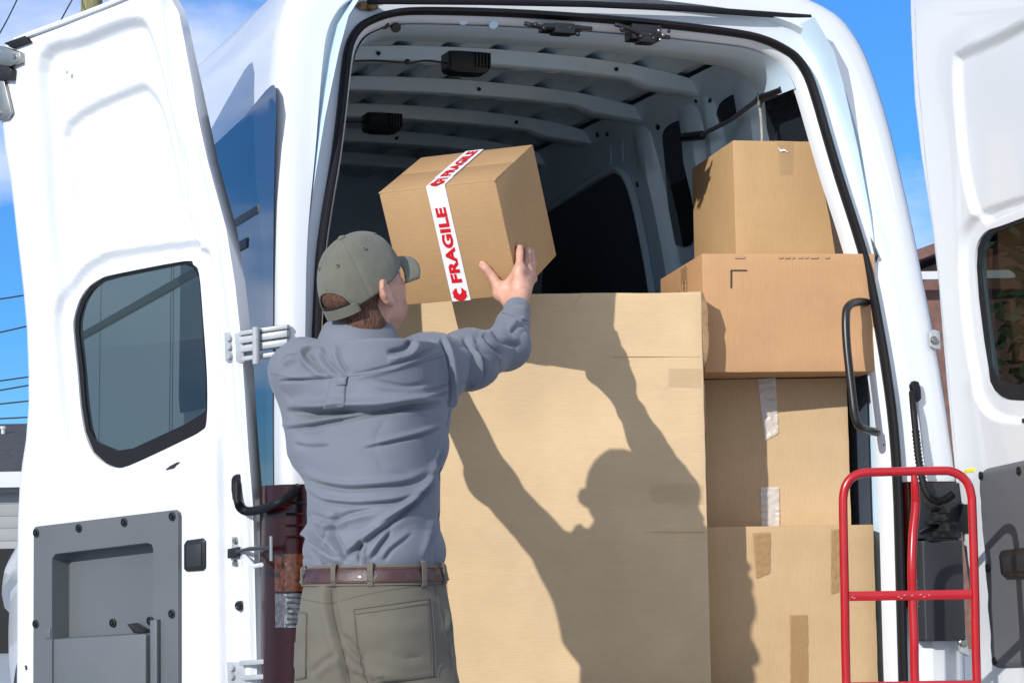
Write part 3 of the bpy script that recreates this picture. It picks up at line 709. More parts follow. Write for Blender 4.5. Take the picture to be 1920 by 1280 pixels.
# left
LP = W(465, 640, 6.2)
labm, LX, Ln, Lh, Lup = make_door('l', LP, (-.8, .6, -.085), (-.055, -.05, 1), None, None, .02, None, '')
LO = [(215, 0), (262, -18), (284, -20), (303, -10), (320, 22), (350, 160), (380, 302), (415, 430), (431, 530), (443, 640), (456, 840), (465, 950), (472, 1246), (473, 1300), (474, 1560), (24, 1560), (26, 1280), (27, 1050), (28, 980), (31, 915), (36, 870), (43, 825), (48, 760), (48, 700), (45, 620), (38, 540), (32, 490), (25, 430), (15, 340), (5, 285), (0, 240), (-12, 190), (-14, 110), (0, 88), (32, 73)]
LWIN = [(x - 13, y) for x, y in [(139, 620), (141, 592), (151, 561), (168, 537), (192, 521), (220, 513), (347, 489), (364, 496), (375, 513), (382, 592), (390, 709), (389, 790), (379, 808), (344, 827), (245, 873), (218, 877), (198, 869), (175, 848), (160, 810), (152, 760), (147, 700)]]
LA = [labm(*p) for p in [(78, 108), (150, 76), (215, 49), (255, 41), (272, 56), (296, 130), (330, 280), (350, 400), (358, 470), (300, 480), (200, 500), (140, 530), (118, 560), (95, 450), (82, 250)]]
LB = [labm(*p) for p in [(112, 232), (235, 166), (266, 172), (290, 218), (315, 330), (321, 385), (303, 404), (240, 434), (150, 444), (128, 420), (117, 330)]]
lw = [labm(*p) for p in LWIN]; lc = np.mean(lw, 0)
LC = [tuple(lc + (np.array(p) - lc) * (1 + .058 / np.linalg.norm(np.array(p) - lc))) for p in lw]
LS = [labm(*p) for p in [(284, -80), (298, -20), (312, 110), (332, 302), (362, 400), (398, 620), (408, 850), (415, 1280), (416, 1600), (560, 1600), (520, 640), (400, -80)]]
LS2 = [labm(*p) for p in [(308, -80), (330, 30), (370, 300), (400, 430), (426, 640), (442, 850), (452, 1240), (454, 1600), (620, 1600), (620, -80)]]
LE = [labm(*p) for p in LO]
PANI = [labm(*p) for p in [(74, 993), (332, 962), (336, 970), (337, 1600), (73, 1600)]]
LA, LB, LC = [smooth_curve(q, 4, True) for q in (LA, LB, LC)]
def lh(P):
    z = np.zeros(len(P))
    z -= .032 * sst((-poly_sd(P, LA)) / .036 + .5)
    z -= .020 * sst((-poly_sd(P, LB)) / .028 + .5)
    dC = poly_sd(P, LC); z -= .024 * sst((-dC) / .024 + .5)
    z = np.where(poly_sd(P, PANI) < 0, np.minimum(z, -.056 * sst(-poly_sd(P, PANI) / .008)), z)
    s1 = sst((-poly_sd(P, LS)) / .024 + .5); s2 = sst((-poly_sd(P, LS2)) / .024 + .5)
    z += -.020 * s1 + .012 * s2
    z -= .012 * sst(1 - (-poly_sd(P, LE)) / .018)
    return z
def build_door(nm, outline, win, ab, X, hf, label, th=.062, gm='doorglass'):
    oa = [ab(*p) for p in outline]; wa = smooth_curve([ab(*p) for p in win], 3, True)
    V, F = sheet(oa, [wa], .0085, hf)
    mb = MB()
    # returns round the outer edge and the window, and the outer skin
    N = len(oa); P = np.array(oa); H = hf(P)
    mb.loft([[X(p[0], p[1], q) for p, q in zip(oa, H)], [X(p[0] * 1.0, p[1], -th) for p in oa]], True)
    Pw = np.array(wa); Hw = hf(Pw)
    mb.loft([[X(p[0], p[1], q) for p, q in zip(wa, Hw)], [X(p[0], p[1], -th) for p in wa]], True)
    V2, F2 = sheet(oa, [wa], .25, lambda P: np.full(len(P), -th)); mb.add([X(a, b, c) for a, b, c in V2], F2)
    d = mb.build(nm, 'paint', van, angle=38, label=label)
    # the pressed inner skin, with normals taken from the relief itself
    V3 = np.array([X(a, b, c) for a, b, c in V]); o3 = X(0, 0, 0); ea, eb, en = X(1, 0, 0) - o3, X(0, 1, 0) - o3, X(0, 0, 1) - o3
    P2_ = V[:, :2]; e_ = .004; ga = (hf(P2_ + [e_, 0]) - hf(P2_ - [e_, 0])) / (2 * e_); gb = (hf(P2_ + [0, e_]) - hf(P2_ - [0, e_])) / (2 * e_)
    NN = en[None] - ga[:, None] * ea[None] - gb[:, None] * eb[None]; NN /= np.linalg.norm(NN, axis=1)[:, None]
    Fo = []
    for f in F:
        a_, b_, c_ = V3[f[0]], V3[f[1]], V3[f[2]]; Fo.append(f if np.cross(b_ - a_, c_ - a_) @ en > 0 else f[::-1])
    pn = mesh_obj('inner_panel', V3, Fo, 'paint', d); pn.data.normals_split_custom_set_from_vertices(NN.tolist())
    ws = Pw.mean(0)
    mg = MB(); g = [tuple(p + (ws - p) * -.01) for p in Pw]
    Vg, Fg = sheet(g, [], .2, lambda P: np.full(len(P), -.036)); mg.add([X(a, b, c) for a, b, c in Vg], Fg); mg.build('window_glass', gm, d, smooth=False)
    return d
ldoor = build_door('rear_door', LO, LWIN, labm, LX, lh, 'left rear door swung right back against the side')
def on_door(ab, X, pts, c0, c1, nm, m, parent, bevel=.0, rnd=0):
    q = [ab(*p) for p in pts]
    if rnd: q = smooth_curve(q, rnd, True)
    mb = MB(); A = [X(a, b, c0) for a, b in q]; B = [X(a, b, c1) for a, b in q]
    n = len(A); mb.add(A + B, [tuple(range(n)), tuple(range(2 * n - 1, n - 1, -1))] + [(k, n + k, n + (k + 1) % n, (k + 1) % n) for k in range(n)])
    return mb.build(nm, m, parent, bevel=bevel)
# black gasket: top-left and lower band on the glass
def band(ab, X, inner, outer, c, nm, m, parent):
    A = [X(*ab(*p), c) for p in inner]; B = [X(*ab(*p), c) for p in outer]
    return MB().loft([A, B], False).build(nm, m, parent)
def inset(pts, k):
    c = np.mean(pts, 0); return [tuple(np.array(p) + (c - np.array(p)) / np.linalg.norm(c - np.array(p)) * k) for p in pts]
wi = inset(LWIN, 7); wi2 = list(wi)
for j in (11, 12, 13, 14, 15, 16, 17, 18): wi2[j] = tuple(np.array(LWIN[j]) + np.array([-3 if j < 13 else 2, -32 if 11 < j < 17 else -14]))
wi2[11] = (370, 770); wi2[18] = (152, 805); wi2[17] = (167, 828)
ring = [LX(*labm(*p), -.030) for p in LWIN + LWIN[:1]]; ring2 = [LX(*labm(*p), -.032) for p in wi2 + wi2[:1]]
MB().loft([ring, ring2], False).build('window_gasket', 'rubber', ldoor)
# grey moulded panel with a recessed pull and a pocket
LPAN = [(70, 990), (74, 986), (332, 955), (339, 960), (341, 968), (341, 1560), (68, 1560)]
REC = [(104, 1046), (110, 1037), (282, 1016), (291, 1019), (294, 1028), (296, 1195), (300, 1560), (104, 1560)]
pa = [labm(*p) for p in LPAN]; ra = [labm(*p) for p in REC]
RB = [labm(*p) for p in [(133, 1062), (139, 1054), (290, 1034), (292, 1040), (297, 1560), (133, 1560)]]
PK = [labm(*p) for p in [(84, 1198), (274, 1186), (278, 1186), (278, 1560), (84, 1560)]]
ra = ra[:-2] + [labm(300, 1540), labm(104, 1540)]
Vp, Fp = sheet(pa, [ra], .5, lambda P: np.full(len(P), .014)); mbp = MB().add([LX(a, b, c) for a, b, c in Vp], Fp)
mbp.loft([[LX(a, b, c) for a, b in pa] for c in (.014, -.004)], True)
rcn = np.mean(ra, 0); rin = [tuple(np.array(q) + (rcn - np.array(q)) / np.linalg.norm(rcn - np.array(q)) * .006) for q in ra]
mbp.loft([[LX(a, b, .014) for a, b in ra], [LX(a, b, .010) for a, b in [tuple(np.array(q) * .6 + np.array(r) * .4) for q, r in zip(ra, rin)]], [LX(a, b, -.044) for a, b in rin], [LX(a, b, -.048) for a, b in [tuple(np.array(r) + (np.array(r) - np.array(q)) * .6) for q, r in zip(ra, rin)]]], True)
fl = [tuple(np.array(r) + (np.array(r) - np.array(q)) * .6) for q, r in zip(ra, rin)]
mbp.add([LX(a, b, -.048) for a, b in fl], [tuple(range(len(fl)))])
lpan = mbp.build('trim_panel', 'plastic', ldoor, angle=35)
mbk = MB(); PKq = [tuple(labm(*p)) for p in [(86, 1198), (274, 1187), (277, 1190), (277, 1538), (86, 1538)]]
mbk.add([LX(a, b, -.047) for a, b in PKq] + [LX(a, b, .008) for a, b in PKq], [(9, 8, 7, 6, 5)] + [(k, 5 + k, 5 + (k + 1) % 5, (k + 1) % 5) for k in range(5)])
mbk.build('door_pocket', 'plastic', lpan, bevel=.004)
def screw(ab, X, x, y, c, parent, r=.0125):
    a, b = ab(x, y); mb = MB(); n0 = 14
    rings = [[X(a + rr * math.cos(t), b + rr * math.sin(t), c + cc) for t in np.linspace(0, 2 * math.pi, n0, endpoint=False)] for rr, cc in ((r, 0), (r, .004), (r * .72, .005), (r * .7, .002), (r * .45, .002), (r * .35, .007), (.0005, .008))]
    mb.loft(rings, True); return mb.build('screw', 'black', parent, angle=30)
for x, y in ((75, 998), (155, 989), (240, 978), (330, 967), (74, 1168), (329, 1149)): screw(labm, LX, x, y, .013, lpan)
for x, y in ((190, 1170), (260, 1166)): screw(labm, LX, x, y, -.046, lpan)
on_door(labm, LX, [(92, 1176), (103, 1174), (103, 1195), (92, 1196)], .010, .018, 'panel_clip', 'plastic', lpan, .002)
on_door(labm, LX, [(295, 1160), (308, 1159), (309, 1560), (297, 1560)], .012, .030, 'panel_ridge', 'plastic', lpan, .003)
on_door(labm, LX, [(232, 1170), (240, 1169), (270, 1186), (245, 1187)], -.04, -.010, 'pull_lever', 'black', lpan, .003)
on_door(labm, LX, [(347, 1020), (352, 1012), (382, 1008), (387, 1014), (387, 1064), (382, 1069), (352, 1071), (347, 1066)], -.002, .006, 'cover_cap', 'black', ldoor, .003)
on_door(labm, LX, [(353, 1022), (381, 1018), (381, 1060), (353, 1064)], .006, .009, 'cap_face', 'dark', ldoor, .002)
on_door(labm, LX, [(311, 880), (322, 872), (334, 866), (326, 877)], -.03, .004, 'slot_hole', 'dark', ldoor)
on_door(labm, LX, [(47, 1247), (50, 1246), (52, 1253), (49, 1256)], .0, .002, 'drain_hole', 'dark', ldoor)
on_door(labm, LX, [(119, 130), (122, 133), (121, 138), (118, 136)], -.014, -.005, 'door_bump', 'paint', ldoor, .001)
# hinges on the left door
def hinge(ab, X, px, parent, va, dx):
    x, y = px; mb = MB()
    q = [ab(*p) for p in ((x - 32, y - 27), (x + 2, y - 25), (x + 6, y + 30), (x - 30, y + 28))]
    A = [X(a, b, -.022) for a, b in q]; B = [X(a, b, -.010) for a, b in q]; mb.add(A + B, [(0, 1, 2, 3), (7, 6, 5, 4)] + [(k, 4 + k, 4 + (k + 1) % 4, (k + 1) % 4) for k in range(4)])
    o = mb.build('hinge', 'hinge', parent, bevel=.003)
    for dy in (-16, 0, 18):
        a, b = ab(x - 20, y + dy); MB().disc(X(a, b, -.010), X(a, b, 1) - X(a, b, 0), .010, .010, 10).build('hinge_bolt', 'hinge', o)
    return o
hg = hinge(labm, LX, (447, 650), ldoor, None, 0)
a0 = labm(450, 650); ca = hit_rear(535, 640, .03)
for k, dz in enumerate((.034, .012, -.012, -.036)):
    p = LX(a0[0], a0[1] + dz, -.005); q = np.array([-.975, .02, ca[2] + dz]); mid = (p + q) / 2 + np.array([-.03, -.03, 0])
    mb = MB(); w = .026 if k in (0, 3) else .030
    d = q - p; d /= np.linalg.norm(d); sd = np.cross(d, [0, 0, 1]); 
    mb.box(p - sd * w / 2 - [0, 0, .005], (q - p), sd * w, (0, 0, .013 if k in (0, 3) else .019)); mb.build('hinge_arm', 'hinge', hg, bevel=.003)
pm = LX(labm(480, 648)[0], labm(480, 648)[1], .0); MB().tube([pm + [0, 0, -.05], pm + [0, 0, .05]], .010, 12).build('hinge_pin', 'hinge', hg)
hg2 = hinge(labm, LX, (452, 1268), ldoor, None, 0)
a1 = labm(455, 1268); cb = hit_rear(545, 1262, .0)
for dz in (.03, -.01):
    p = LX(a1[0], a1[1] + dz, -.005); q = np.array([-.96, .0, cb[2] + dz]); mb = MB(); d = q - p; sd = np.cross(d / np.linalg.norm(d), [0, 0, 1])
    mb.box(p - sd * .015, d, sd * .03, (0, 0, .014)); mb.build('hinge_arm', 'hinge', hg2, bevel=.003)
# check strap, cable boot
q4 = on_door(labm, LX, [(424, 1005), (452, 1005), (452, 1065), (424, 1065)], -.026, -.020, 'strap_bracket', 'jamb', ldoor, .002)
for y in (1014, 1056):
    a, b = labm(433, y); MB().disc(LX(a, b, -.02), LX(a, b, 1) - LX(a, b, 0), .009, .008, 10).build('strap_bolt', 'steel', q4)
on_door(labm, LX, [(423, 1029), (442, 1025), (442, 1045), (423, 1047)], -.022, -.006, 'strap_block', 'black', q4, .002)
p = LX(*labm(440, 1035), -.008); q = hit_rear(508, 1026, -.045)
MB().tube([p, p * .6 + q * .4 + [0, 0, .004], q], .006, 8).build('check_strap', 'black', ldoor)
MB().tube([q + [0, 0, -.035], q + [0, 0, .03]], .005, 8).build('strap_pin', 'steel', ldoor)
p = LX(*labm(450, 1040), -.014); q = hit_rear(490, 1058, -.05)
MB().tube([p, p * .5 + q * .5 + [0, -.02, -.018], q], .006, 8).build('check_link', 'jamb', ldoor)
a, b = labm(443, 1136); MB().tube([LX(a, b, -.03), LX(a, b, -.009), LX(a, b, -.004), LX(a, b, -.008)], [.014, .014, .010, .002], 14).build('grommet', 'black', ldoor)
on_door(labm, LX, [(428, 898), (438, 889), (450, 892), (455, 905), (452, 936), (440, 945), (430, 936)], -.026, -.010, 'cable_boot', 'rubber', ldoor, .004, 2)
p0 = LX(*labm(443, 905), -.004); p1 = LX(*labm(452, 945), .01); p2 = LX(*labm(478, 957), .02); p3 = hit_rear(520, 943, -.06); p4 = hit_rear(560, 913, -.02)
path = smooth_curve([p0, p1, p2, p3, p4], 26)
rs = [.011 if i < 26 else (.0125 if i % 2 else .0095) for i in range(len(path))]
MB().tube(path, rs, 10).build('cable_conduit', 'rubber', ldoor, angle=80)
# latch at the free edge, top-left
mb = MB(); A = lambda x, y, c: LX(*labm(x, y), c)
def slab(pts, c0, c1, nm, m, par, bv=.002):
    return on_door(labm, LX, pts, c0, c1, nm, m, par, bv)
lat = slab([(-14, 86), (12, 88), (46, 100), (47, 118), (28, 126), (-14, 122)], .0, .018, 'edge_latch', 'steel', ldoor)
slab([(-14, 118), (24, 126), (32, 132), (30, 152), (-14, 150)], .0, .022, 'latch_body', 'black', lat)
slab([(-14, 148), (14, 152), (28, 212), (20, 224), (-2, 228), (-14, 226)], .004, .014, 'latch_lever', 'steel', lat)
for x, y in ((36, 108), (4, 98), (8, 140), (4, 214)):
    a, b = labm(x, y); MB().disc(LX(a, b, .014), LX(a, b, 1) - LX(a, b, 0), .008, .010, 10).build('latch_bolt', 'steel', lat)
slab([(12, 82), (52, 68), (62, 80), (30, 92)], .0, .012, 'edge_buffer', 'rubber', lat)
pts = [(30, 70), (60, 58), (120, 36), (205, 3), (240, -12), (300, -40)]
MB().tube([LX(*labm(x, y + 6), .002) for x, y in pts], .009, 8).build('top_flange', 'paint', ldoor)

# right door
RP = W(1760, 662, 6.9)
rabm, RX, Rn, Rh, Rup = make_door('r', RP, (.27, -.96, .057), (-.05, -.045, 1), None, None, .02, None, '')
RO = [(1697, -40), (1697, 5), (1698, 47), (1705, 188), (1717, 292), (1738, 430), (1750, 537), (1754, 588), (1760, 662), (1777, 850), (1784, 927), (1804, 1085), (1817, 1169), (1832, 1290), (1850, 1480), (2030, 1500), (2060, 1290), (2062, 900), (2055, 600), (2030, 300), (1985, 60), (1960, -120), (1720, -80)]
RWIN = [(x - 18, y) for x, y in [(1842, 446), (1856, 432), (1880, 424), (1960, 395), (1988, 392), (2003, 405), (2010, 440), (2018, 600), (2018, 720), (2000, 745), (1960, 752), (1920, 752), (1893, 750), (1878, 744), (1866, 733), (1857, 716), (1854, 690), (1846, 640), (1836, 560), (1832, 500), (1834, 466)]]
ra_w = [rabm(*p) for p in RWIN]; rc = np.mean(ra_w, 0)
RC = [tuple(rc + (np.array(p) - rc) * (1 + .055 / np.linalg.norm(np.array(p) - rc))) for p in ra_w]
RA = [rabm(*p) for p in [(1790, 118), (1800, 102), (1860, 76), (1960, 30), (2000, 60), (2030, 360), (1940, 372), (1860, 402), (1830, 410), (1806, 330), (1792, 200)]]
RE_ = [rabm(*p) for p in RO]
RS = [rabm(*p) for p in [(1690, -90), (1712, -20), (1716, 120), (1735, 320), (1756, 500), (1772, 662), (1790, 850), (1830, 1200), (1850, 1500), (1650, 1500), (1650, -90)]]
RA, RC = [smooth_curve(q, 4, True) for q in (RA, RC)]
def rh(P):
    z = np.zeros(len(P)); z -= .022 * sst(-poly_sd(P, RA) / .03 + .5); z -= .024 * sst(-poly_sd(P, RC) / .026 + .5)
    z -= .010 * sst(-poly_sd(P, RS) / .016 + .5); z -= .012 * sst(1 - (-poly_sd(P, RE_)) / .018); return z
rdoor = build_door('rear_door', RO, RWIN, rabm, RX, rh, 'right rear door standing open at a right angle', gm='doorglassR')
wr = inset(RWIN, 7)
for j in range(9, 17): wr[j] = tuple(np.array(RWIN[j]) + np.array([2, -30 if 9 < j < 15 else -8]))
wr[15] = (1844, 700); wr[14] = (1851, 716)
MB().loft([[RX(*rabm(*p), -.030) for p in RWIN + RWIN[:1]], [RX(*rabm(*p), -.032) for p in wr + wr[:1]]], False).build('window_gasket', 'rubber', rdoor)
RPAN = [(1841, 893), (1846, 882), (1852, 878), (2040, 836), (2048, 845), (2050, 1245), (1878, 1252), (1870, 1250), (1865, 1240)]
rp = [rabm(*p) for p in RPAN]
V, F = sheet(rp, [], .012, lambda P: .014 - .012 * sst(1 - (-poly_sd(P, rp)) / .008))
rpan = MB().add([RX(a, b, c) for a, b, c in V], F).build('trim_panel', 'plasticR', rdoor, angle=50)
for x, y in ((1848, 891), (1861, 1064), (1873, 1238), (1919, 882), (1990, 862)): screw(rabm, RX, x, y, .013, rpan, .013)
def rslab(pts, c0, c1, nm, m, par, bv=.002, rnd=0): return on_door(rabm, RX, pts, c0, c1, nm, m, par, bv, rnd)
hb = rslab([(1889, 1040), (1893, 1030), (1960, 1022), (1964, 1070), (1958, 1080), (1900, 1081), (1893, 1074)], .012, .030, 'inside_handle', 'black', rpan, .005)
rslab([(1899, 1042), (1950, 1034), (1952, 1068), (1903, 1072)], .030, .036, 'handle_lever', 'dark', hb, .003)
rslab([(1800, 952), (1805, 945), (1820, 944), (1822, 950), (1822, 994), (1816, 999), (1805, 996), (1801, 990)], -.002, .008, 'cover_cap', 'dark', rdoor, .003)
rslab([(1807, 880), (1827, 876), (1828, 884), (1808, 887)], -.001, .0015, 'sticker', 'yellow', rdoor)
rslab([(1916, 785), (1924, 782), (1924, 792), (1916, 793)], -.001, .001, 'slot_hole', 'dark', rdoor)
# right hinges, cable boot and conduit
def rear_box(pts, o0, o1, nm, m, par, bv=.002):
    A = [hit_rear(x, y, o0) for x, y in pts]; B = [a + np.array([0, o1 - o0, 0]) for a in A]; n = len(A)
    return MB().add(A + B, [tuple(range(n)), tuple(range(2 * n - 1, n - 1, -1))] + [(k, n + k, n + (k + 1) % n, (k + 1) % n) for k in range(n)]).build(nm, m, par, bevel=bv)
h1 = rear_box([(1739, 624), (1747, 618), (1758, 622), (1760, 656), (1750, 655), (1741, 650)], -.01, -.025, 'hinge', 'hinge', van, .003)
c = hit_rear(1750, 638, -.025); MB().disc(c, (0, -1, 0), .012, .010, 12).build('hinge_bolt', 'steel', h1)
h2 = rear_box([(1789, 1172), (1803, 1170), (1812, 1230), (1797, 1222)], -.03, -.05, 'hinge', 'hinge', van, .003)
c = hit_rear(1803, 1203, -.05); MB().disc(c, (0, -1, 0), .013, .010, 12).build('hinge_bolt', 'steel', h2)
bt = rear_box([(1703, 722), (1708, 714), (1717, 716), (1721, 730), (1722, 748), (1716, 755), (1707, 745)], -.01, -.03, 'cable_boot', 'rubber', van, .004)
path = smooth_curve([hit_rear(x, y, o) for x, y, o in ((1710, 735, -.02), (1713, 770, -.045), (1718, 820, -.05), (1724, 870, -.06), (1735, 918, -.07), (1752, 938, -.08), (1772, 936, -.09), (1786, 926, -.09))], 14)
rs = [.010 if i < 24 else (.0125 if i % 2 else .0095) for i in range(len(path))]
MB().tube(path, rs, 10).build('cable_conduit', 'rubber', van, angle=80)
# roof edge strip above the opening
MB().tube([hit_rear(x, y, .0) for x, y in ((690, 2), (900, 4), (1100, 8), (1280, 16), (1420, 26), (1519, 33))], .010, 8).build('roof_gutter', 'rubber', van)
l = hit_rear(688, 12, .03); MB().sphere((l[0], l[1], l[2]), .035, 14, 8, (1.0, .35, .40)).build('rust_sealant', mat('rusty_sealant', (.20, .13, .05), .6, var=.8, vscale=60, bump=1, bscale=120), van)
# ------------------------------------------------------------------ cardboard boxes in the van
def carton(name, label, xl, xr, yt, zl, yaw, depth, zbot, m, wob=.002, group='cardboard boxes stacked in the van', seed=1, ztop=None):
    P = W(xl, yt, zl); a = math.radians(yaw); ex = np.array([math.cos(a), math.sin(a), 0]); ey = np.array([-math.sin(a), math.cos(a), 0])
    D = ray(xr, yt); Q = on_plane(xr, yt, P, ey); w = (Q - P) @ ex
    zt = P[2] if ztop is None else ztop; org = np.array([P[0], P[1], zbot])
    t = thing(name, label, 'cardboard box', org, a, group)
    hgt = zt - zbot
    bm = bmesh.new(); bmesh.ops.create_cube(bm, size=1)
    for v in bm.verts: v.co = Vector(((v.co.x + .5) * w, (v.co.y + .5) * depth, (v.co.z + .5) * hgt))
    bmesh.ops.bevel(bm, geom=bm.edges[:], offset=.004, segments=2, affect='EDGES', profile=.6)
    for ax, L in ((0, w), (2, hgt)):
        k = .05
        while k < L - .02:
            co = [0, 0, 0]; no = [0, 0, 0]; co[ax] = k; no[ax] = 1
            bmesh.ops.bisect_plane(bm, geom=bm.verts[:] + bm.edges[:] + bm.faces[:], plane_co=co, plane_no=no); k += .05
    for v in bm.verts:
        c = v.co; e = min(c.x, w - c.x, c.z, hgt - c.z)
        if c.y < .01:
            q = mnoise.noise(Vector((c.x * 3 + seed * 7, c.z * 3, seed))) * wob * 2 + mnoise.noise(Vector((c.x * 11 + seed * 7, c.z * 11, seed))) * wob * .7
            c.y += q * min(1, .35 + e * 8)
        if e < .006: k_ = mnoise.noise(Vector((c.x * 14, c.z * 14, seed * 5))) * .0016; c.x += k_; c.z += k_ * .7; c.y += abs(k_)
        if c.z > hgt - .01 or c.x < .01 or c.x > w - .01:
            c.z += mnoise.noise(Vector((c.x * 4, c.y * 4 + seed, seed * 3))) * wob * .8
    for f in bm.faces: f.smooth = True
    for ed in bm.edges:
        if len(ed.link_faces) == 2 and ed.calc_face_angle(0) > math.radians(30): ed.smooth = False
    me = bpy.data.meshes.new('carton'); bm.to_mesh(me); bm.free(); me.materials.append(MT[m])
    o = bpy.data.objects.new('carton', me); COL.objects.link(o); o.parent = t
    def F(x, y, c=0.0):                # photo point on the front face -> box coordinates
        q = on_plane(x, y, P, ey) - org; return np.array([q @ ex, -c, q[2]])
    def strip(nm, mm, pts, c0, c1=None, par=None, bev=0, n=1, rough=0.0):
        A = [F(x, y, c0) for x, y in pts]; B = [F(x, y, c1 if c1 is not None else c0 + .0012) for x, y in pts]; k = len(A)
        mb = MB().add(A + B, [tuple(range(k)), tuple(range(2 * k - 1, k - 1, -1))] + [(i, k + i, k + (i + 1) % k, (i + 1) % k) for i in range(k)])
        return mb.build(nm, mm, par or t, bevel=bev, smooth=False)
    def tape(nm, mm, quad, c=.0045, nx=6, ny=22, amp=.0022, sd=0):   # wrinkled tape: a thin crumpled sheet over the face
        q = [np.array(p, float) for p in quad]; V = []; 
        for j in range(ny + 1):
            for i in range(nx + 1):
                s, r = i / nx, j / ny; p = (q[0] * (1 - s) + q[1] * s) * (1 - r) + (q[3] * (1 - s) + q[2] * s) * r
                n_ = mnoise.noise(Vector((s * 3.2 + sd, r * 16, sd))) + .6 * mnoise.noise(Vector((s * 8 + sd, r * 34, sd + 4)))
                ed = 1 if 0 < j < ny else .6
                p = p + np.array([(1.6 if i in (0, nx) else 0) * mnoise.noise(Vector((r * 20, sd, i))), 0])
                V.append(F(p[0], p[1], c + max(-.002, amp * n_ * ed)))
        Fc = [(j * (nx + 1) + i, j * (nx + 1) + i + 1, (j + 1) * (nx + 1) + i + 1, (j + 1) * (nx + 1) + i) for j in range(ny) for i in range(nx)]
        return MB().add(V, Fc).build(nm, mm, t, angle=70)
    return dict(t=t, o=o, F=F, strip=strip, tape=tape, w=w, h=hgt, d=depth, org=org, ex=ex, ey=ey)
FLOOR = 1.05 + VS * (.62 - 1.05) + .004
b4z = W(1600, 988, 6.72)[2]
B4 = carton('cardboard_box', 'light brown box at the foot of the right hand stack, behind the red hand truck', 1318, 1638, 988, 6.72, 4, .55, FLOOR, 'card_low', .0025, seed=4)
b3top = W(1325, 712, 6.86)[2]
B3 = carton('cardboard_box', 'beige box with two shiny wrinkled tape patches, second from the bottom of the right stack', 1318, 1588, 712, 6.86, 0, .48, b4z + .003, 'card_mid', .002, seed=3)
b3top = b3top
B2t = W(1315, 475, 6.62)[2]
B2 = carton('cardboard_box', 'wide reddish brown box with a black corner mark, under the topmost box', 1316, 1640, 475, 6.62, 8, .60, b3top + .003, 'card_red', .0015, seed=2)
B1 = carton('cardboard_box', 'tan box on top of the right hand stack, faint tape on its upper edge', 1374, 1570, 263, 6.88, 10, .50, B2t + .003, 'card_top', .0015, seed=1)
BB = carton('large_cardboard_box', 'chest high pale tan box, the biggest one, crossed by the shadow of the man', 640, 1315, 546, 6.47, 3, .80, FLOOR, 'card_big', .006, seed=5, ztop=W(1315, 545.5, 6.51)[2])
# marks and tapes
B1['tape']('tape_patch', 'faint_tape', [(1455, 266), (1487, 266), (1486, 328), (1461, 328)], .003, 4, 8, .001, 3)
B1['strip']('tape_residue', 'white_tape', [(1457, 275), (1462, 281), (1470, 280), (1478, 287), (1470, 284), (1462, 285)], .0042)
B2['strip']('corner_mark', 'black_ink', [(1369, 506), (1400, 506), (1400, 508), (1371.5, 508), (1371.5, 540), (1369, 540)], .0035)
for x0, x1 in ((1377, 1396), (1459, 1467), (1471, 1480), (1484, 1489), (1496, 1504), (1508, 1514), (1519, 1533), (1546, 1554)):
    B2['strip']('faint_print', 'faint_ink', [(x0, 481), (x1, 480.6), (x1, 484.4), (x0, 484.6)], .003)
# tape and printed panel on the left end of the wide box
def left_face(B, y, z): return np.array([-.0012, y, z])
q = B2; hh = q['h']
MB().box((-.003, .20, .0), (.0025, 0, 0), (0, .09, 0), (0, 0, hh - .01)).build('end_tape', 'faint_tape', q['t'])
fr = MB(); y0, y1, z0, z1 = .205, .255, hh - .13, hh - .055
for a, b in (((y0, z0), (y1, z0)), ((y1, z0), (y1, z1)), ((y1, z1), (y0, z1)), ((y0, z1), (y0, z0))): fr.tube([(-.0045, a[0], a[1]), (-.0045, b[0], b[1])], .0011, 4)
for k in range(5): fr.tube([(-.0045, y0 + .008, z0 + .012 + k * .012), (-.0045, y1 - .008, z0 + .012 + k * .012)], .001, 4)
fr.build('printed_panel', 'faint_ink', q['t'])
B3['tape']('tape_patch', 'shiny_tape', [(1420, 711), (1454, 708), (1459, 812), (1434, 826)], .006, 8, 30, .0050, 1)
B3['tape']('tape_patch', 'shiny_tape', [(1426, 913), (1460, 913), (1461, 992), (1428, 993)], .006, 8, 26, .0050, 2)
B4['tape']('tape_patch', 'brown_tape', [(1410, 998), (1443, 997), (1442, 1072), (1416, 1083)], .005, 6, 20, .004, 5)
B4['tape']('tape_patch', 'brown_tape', [(1557, 992), (1574, 991), (1572, 1108), (1557, 1113)], .005, 6, 20, .004, 6)
B4['tape']('tape_patch', 'brown_tape', [(1480, 1152), (1513, 1151), (1515, 1420), (1482, 1420)], .004, 6, 26, .0015, 7)
BB['tape']('tape_patch', 'faint_tape', [(1218, 906), (1316, 906), (1317, 944), (1222, 940)], .006, 14, 6, .0030, 8)
BB['tape']('tape_patch', 'faint_tape', [(1252, 690), (1314, 690), (1314, 727), (1252, 724)], .006, 10, 5, .0020, 9)
# folded creases of the big box: shallow ridges where the board was scored
def crease(B, pts, r=.0016, m='card_big'):
    B.append(pts)
for pts in ([(985, 607), (1020, 609), (1045, 603), (1062, 590), (1085, 560), (1092, 549)], [(1150, 668), (1312, 668)]):
    MB().tube([BB['F'](x, y, .0010) for x, y in smooth_curve([np.array(p, float) for p in pts], 5)], 0.0010, 5).build('board_crease', 'card_big', BB['t'])
MB().tube([BB['F'](x, y, .0012) for x, y in ((840, 993), (1000, 995), (1200, 996), (1322, 996))], .0013, 5).build('board_crease', 'card_big', BB['t'])
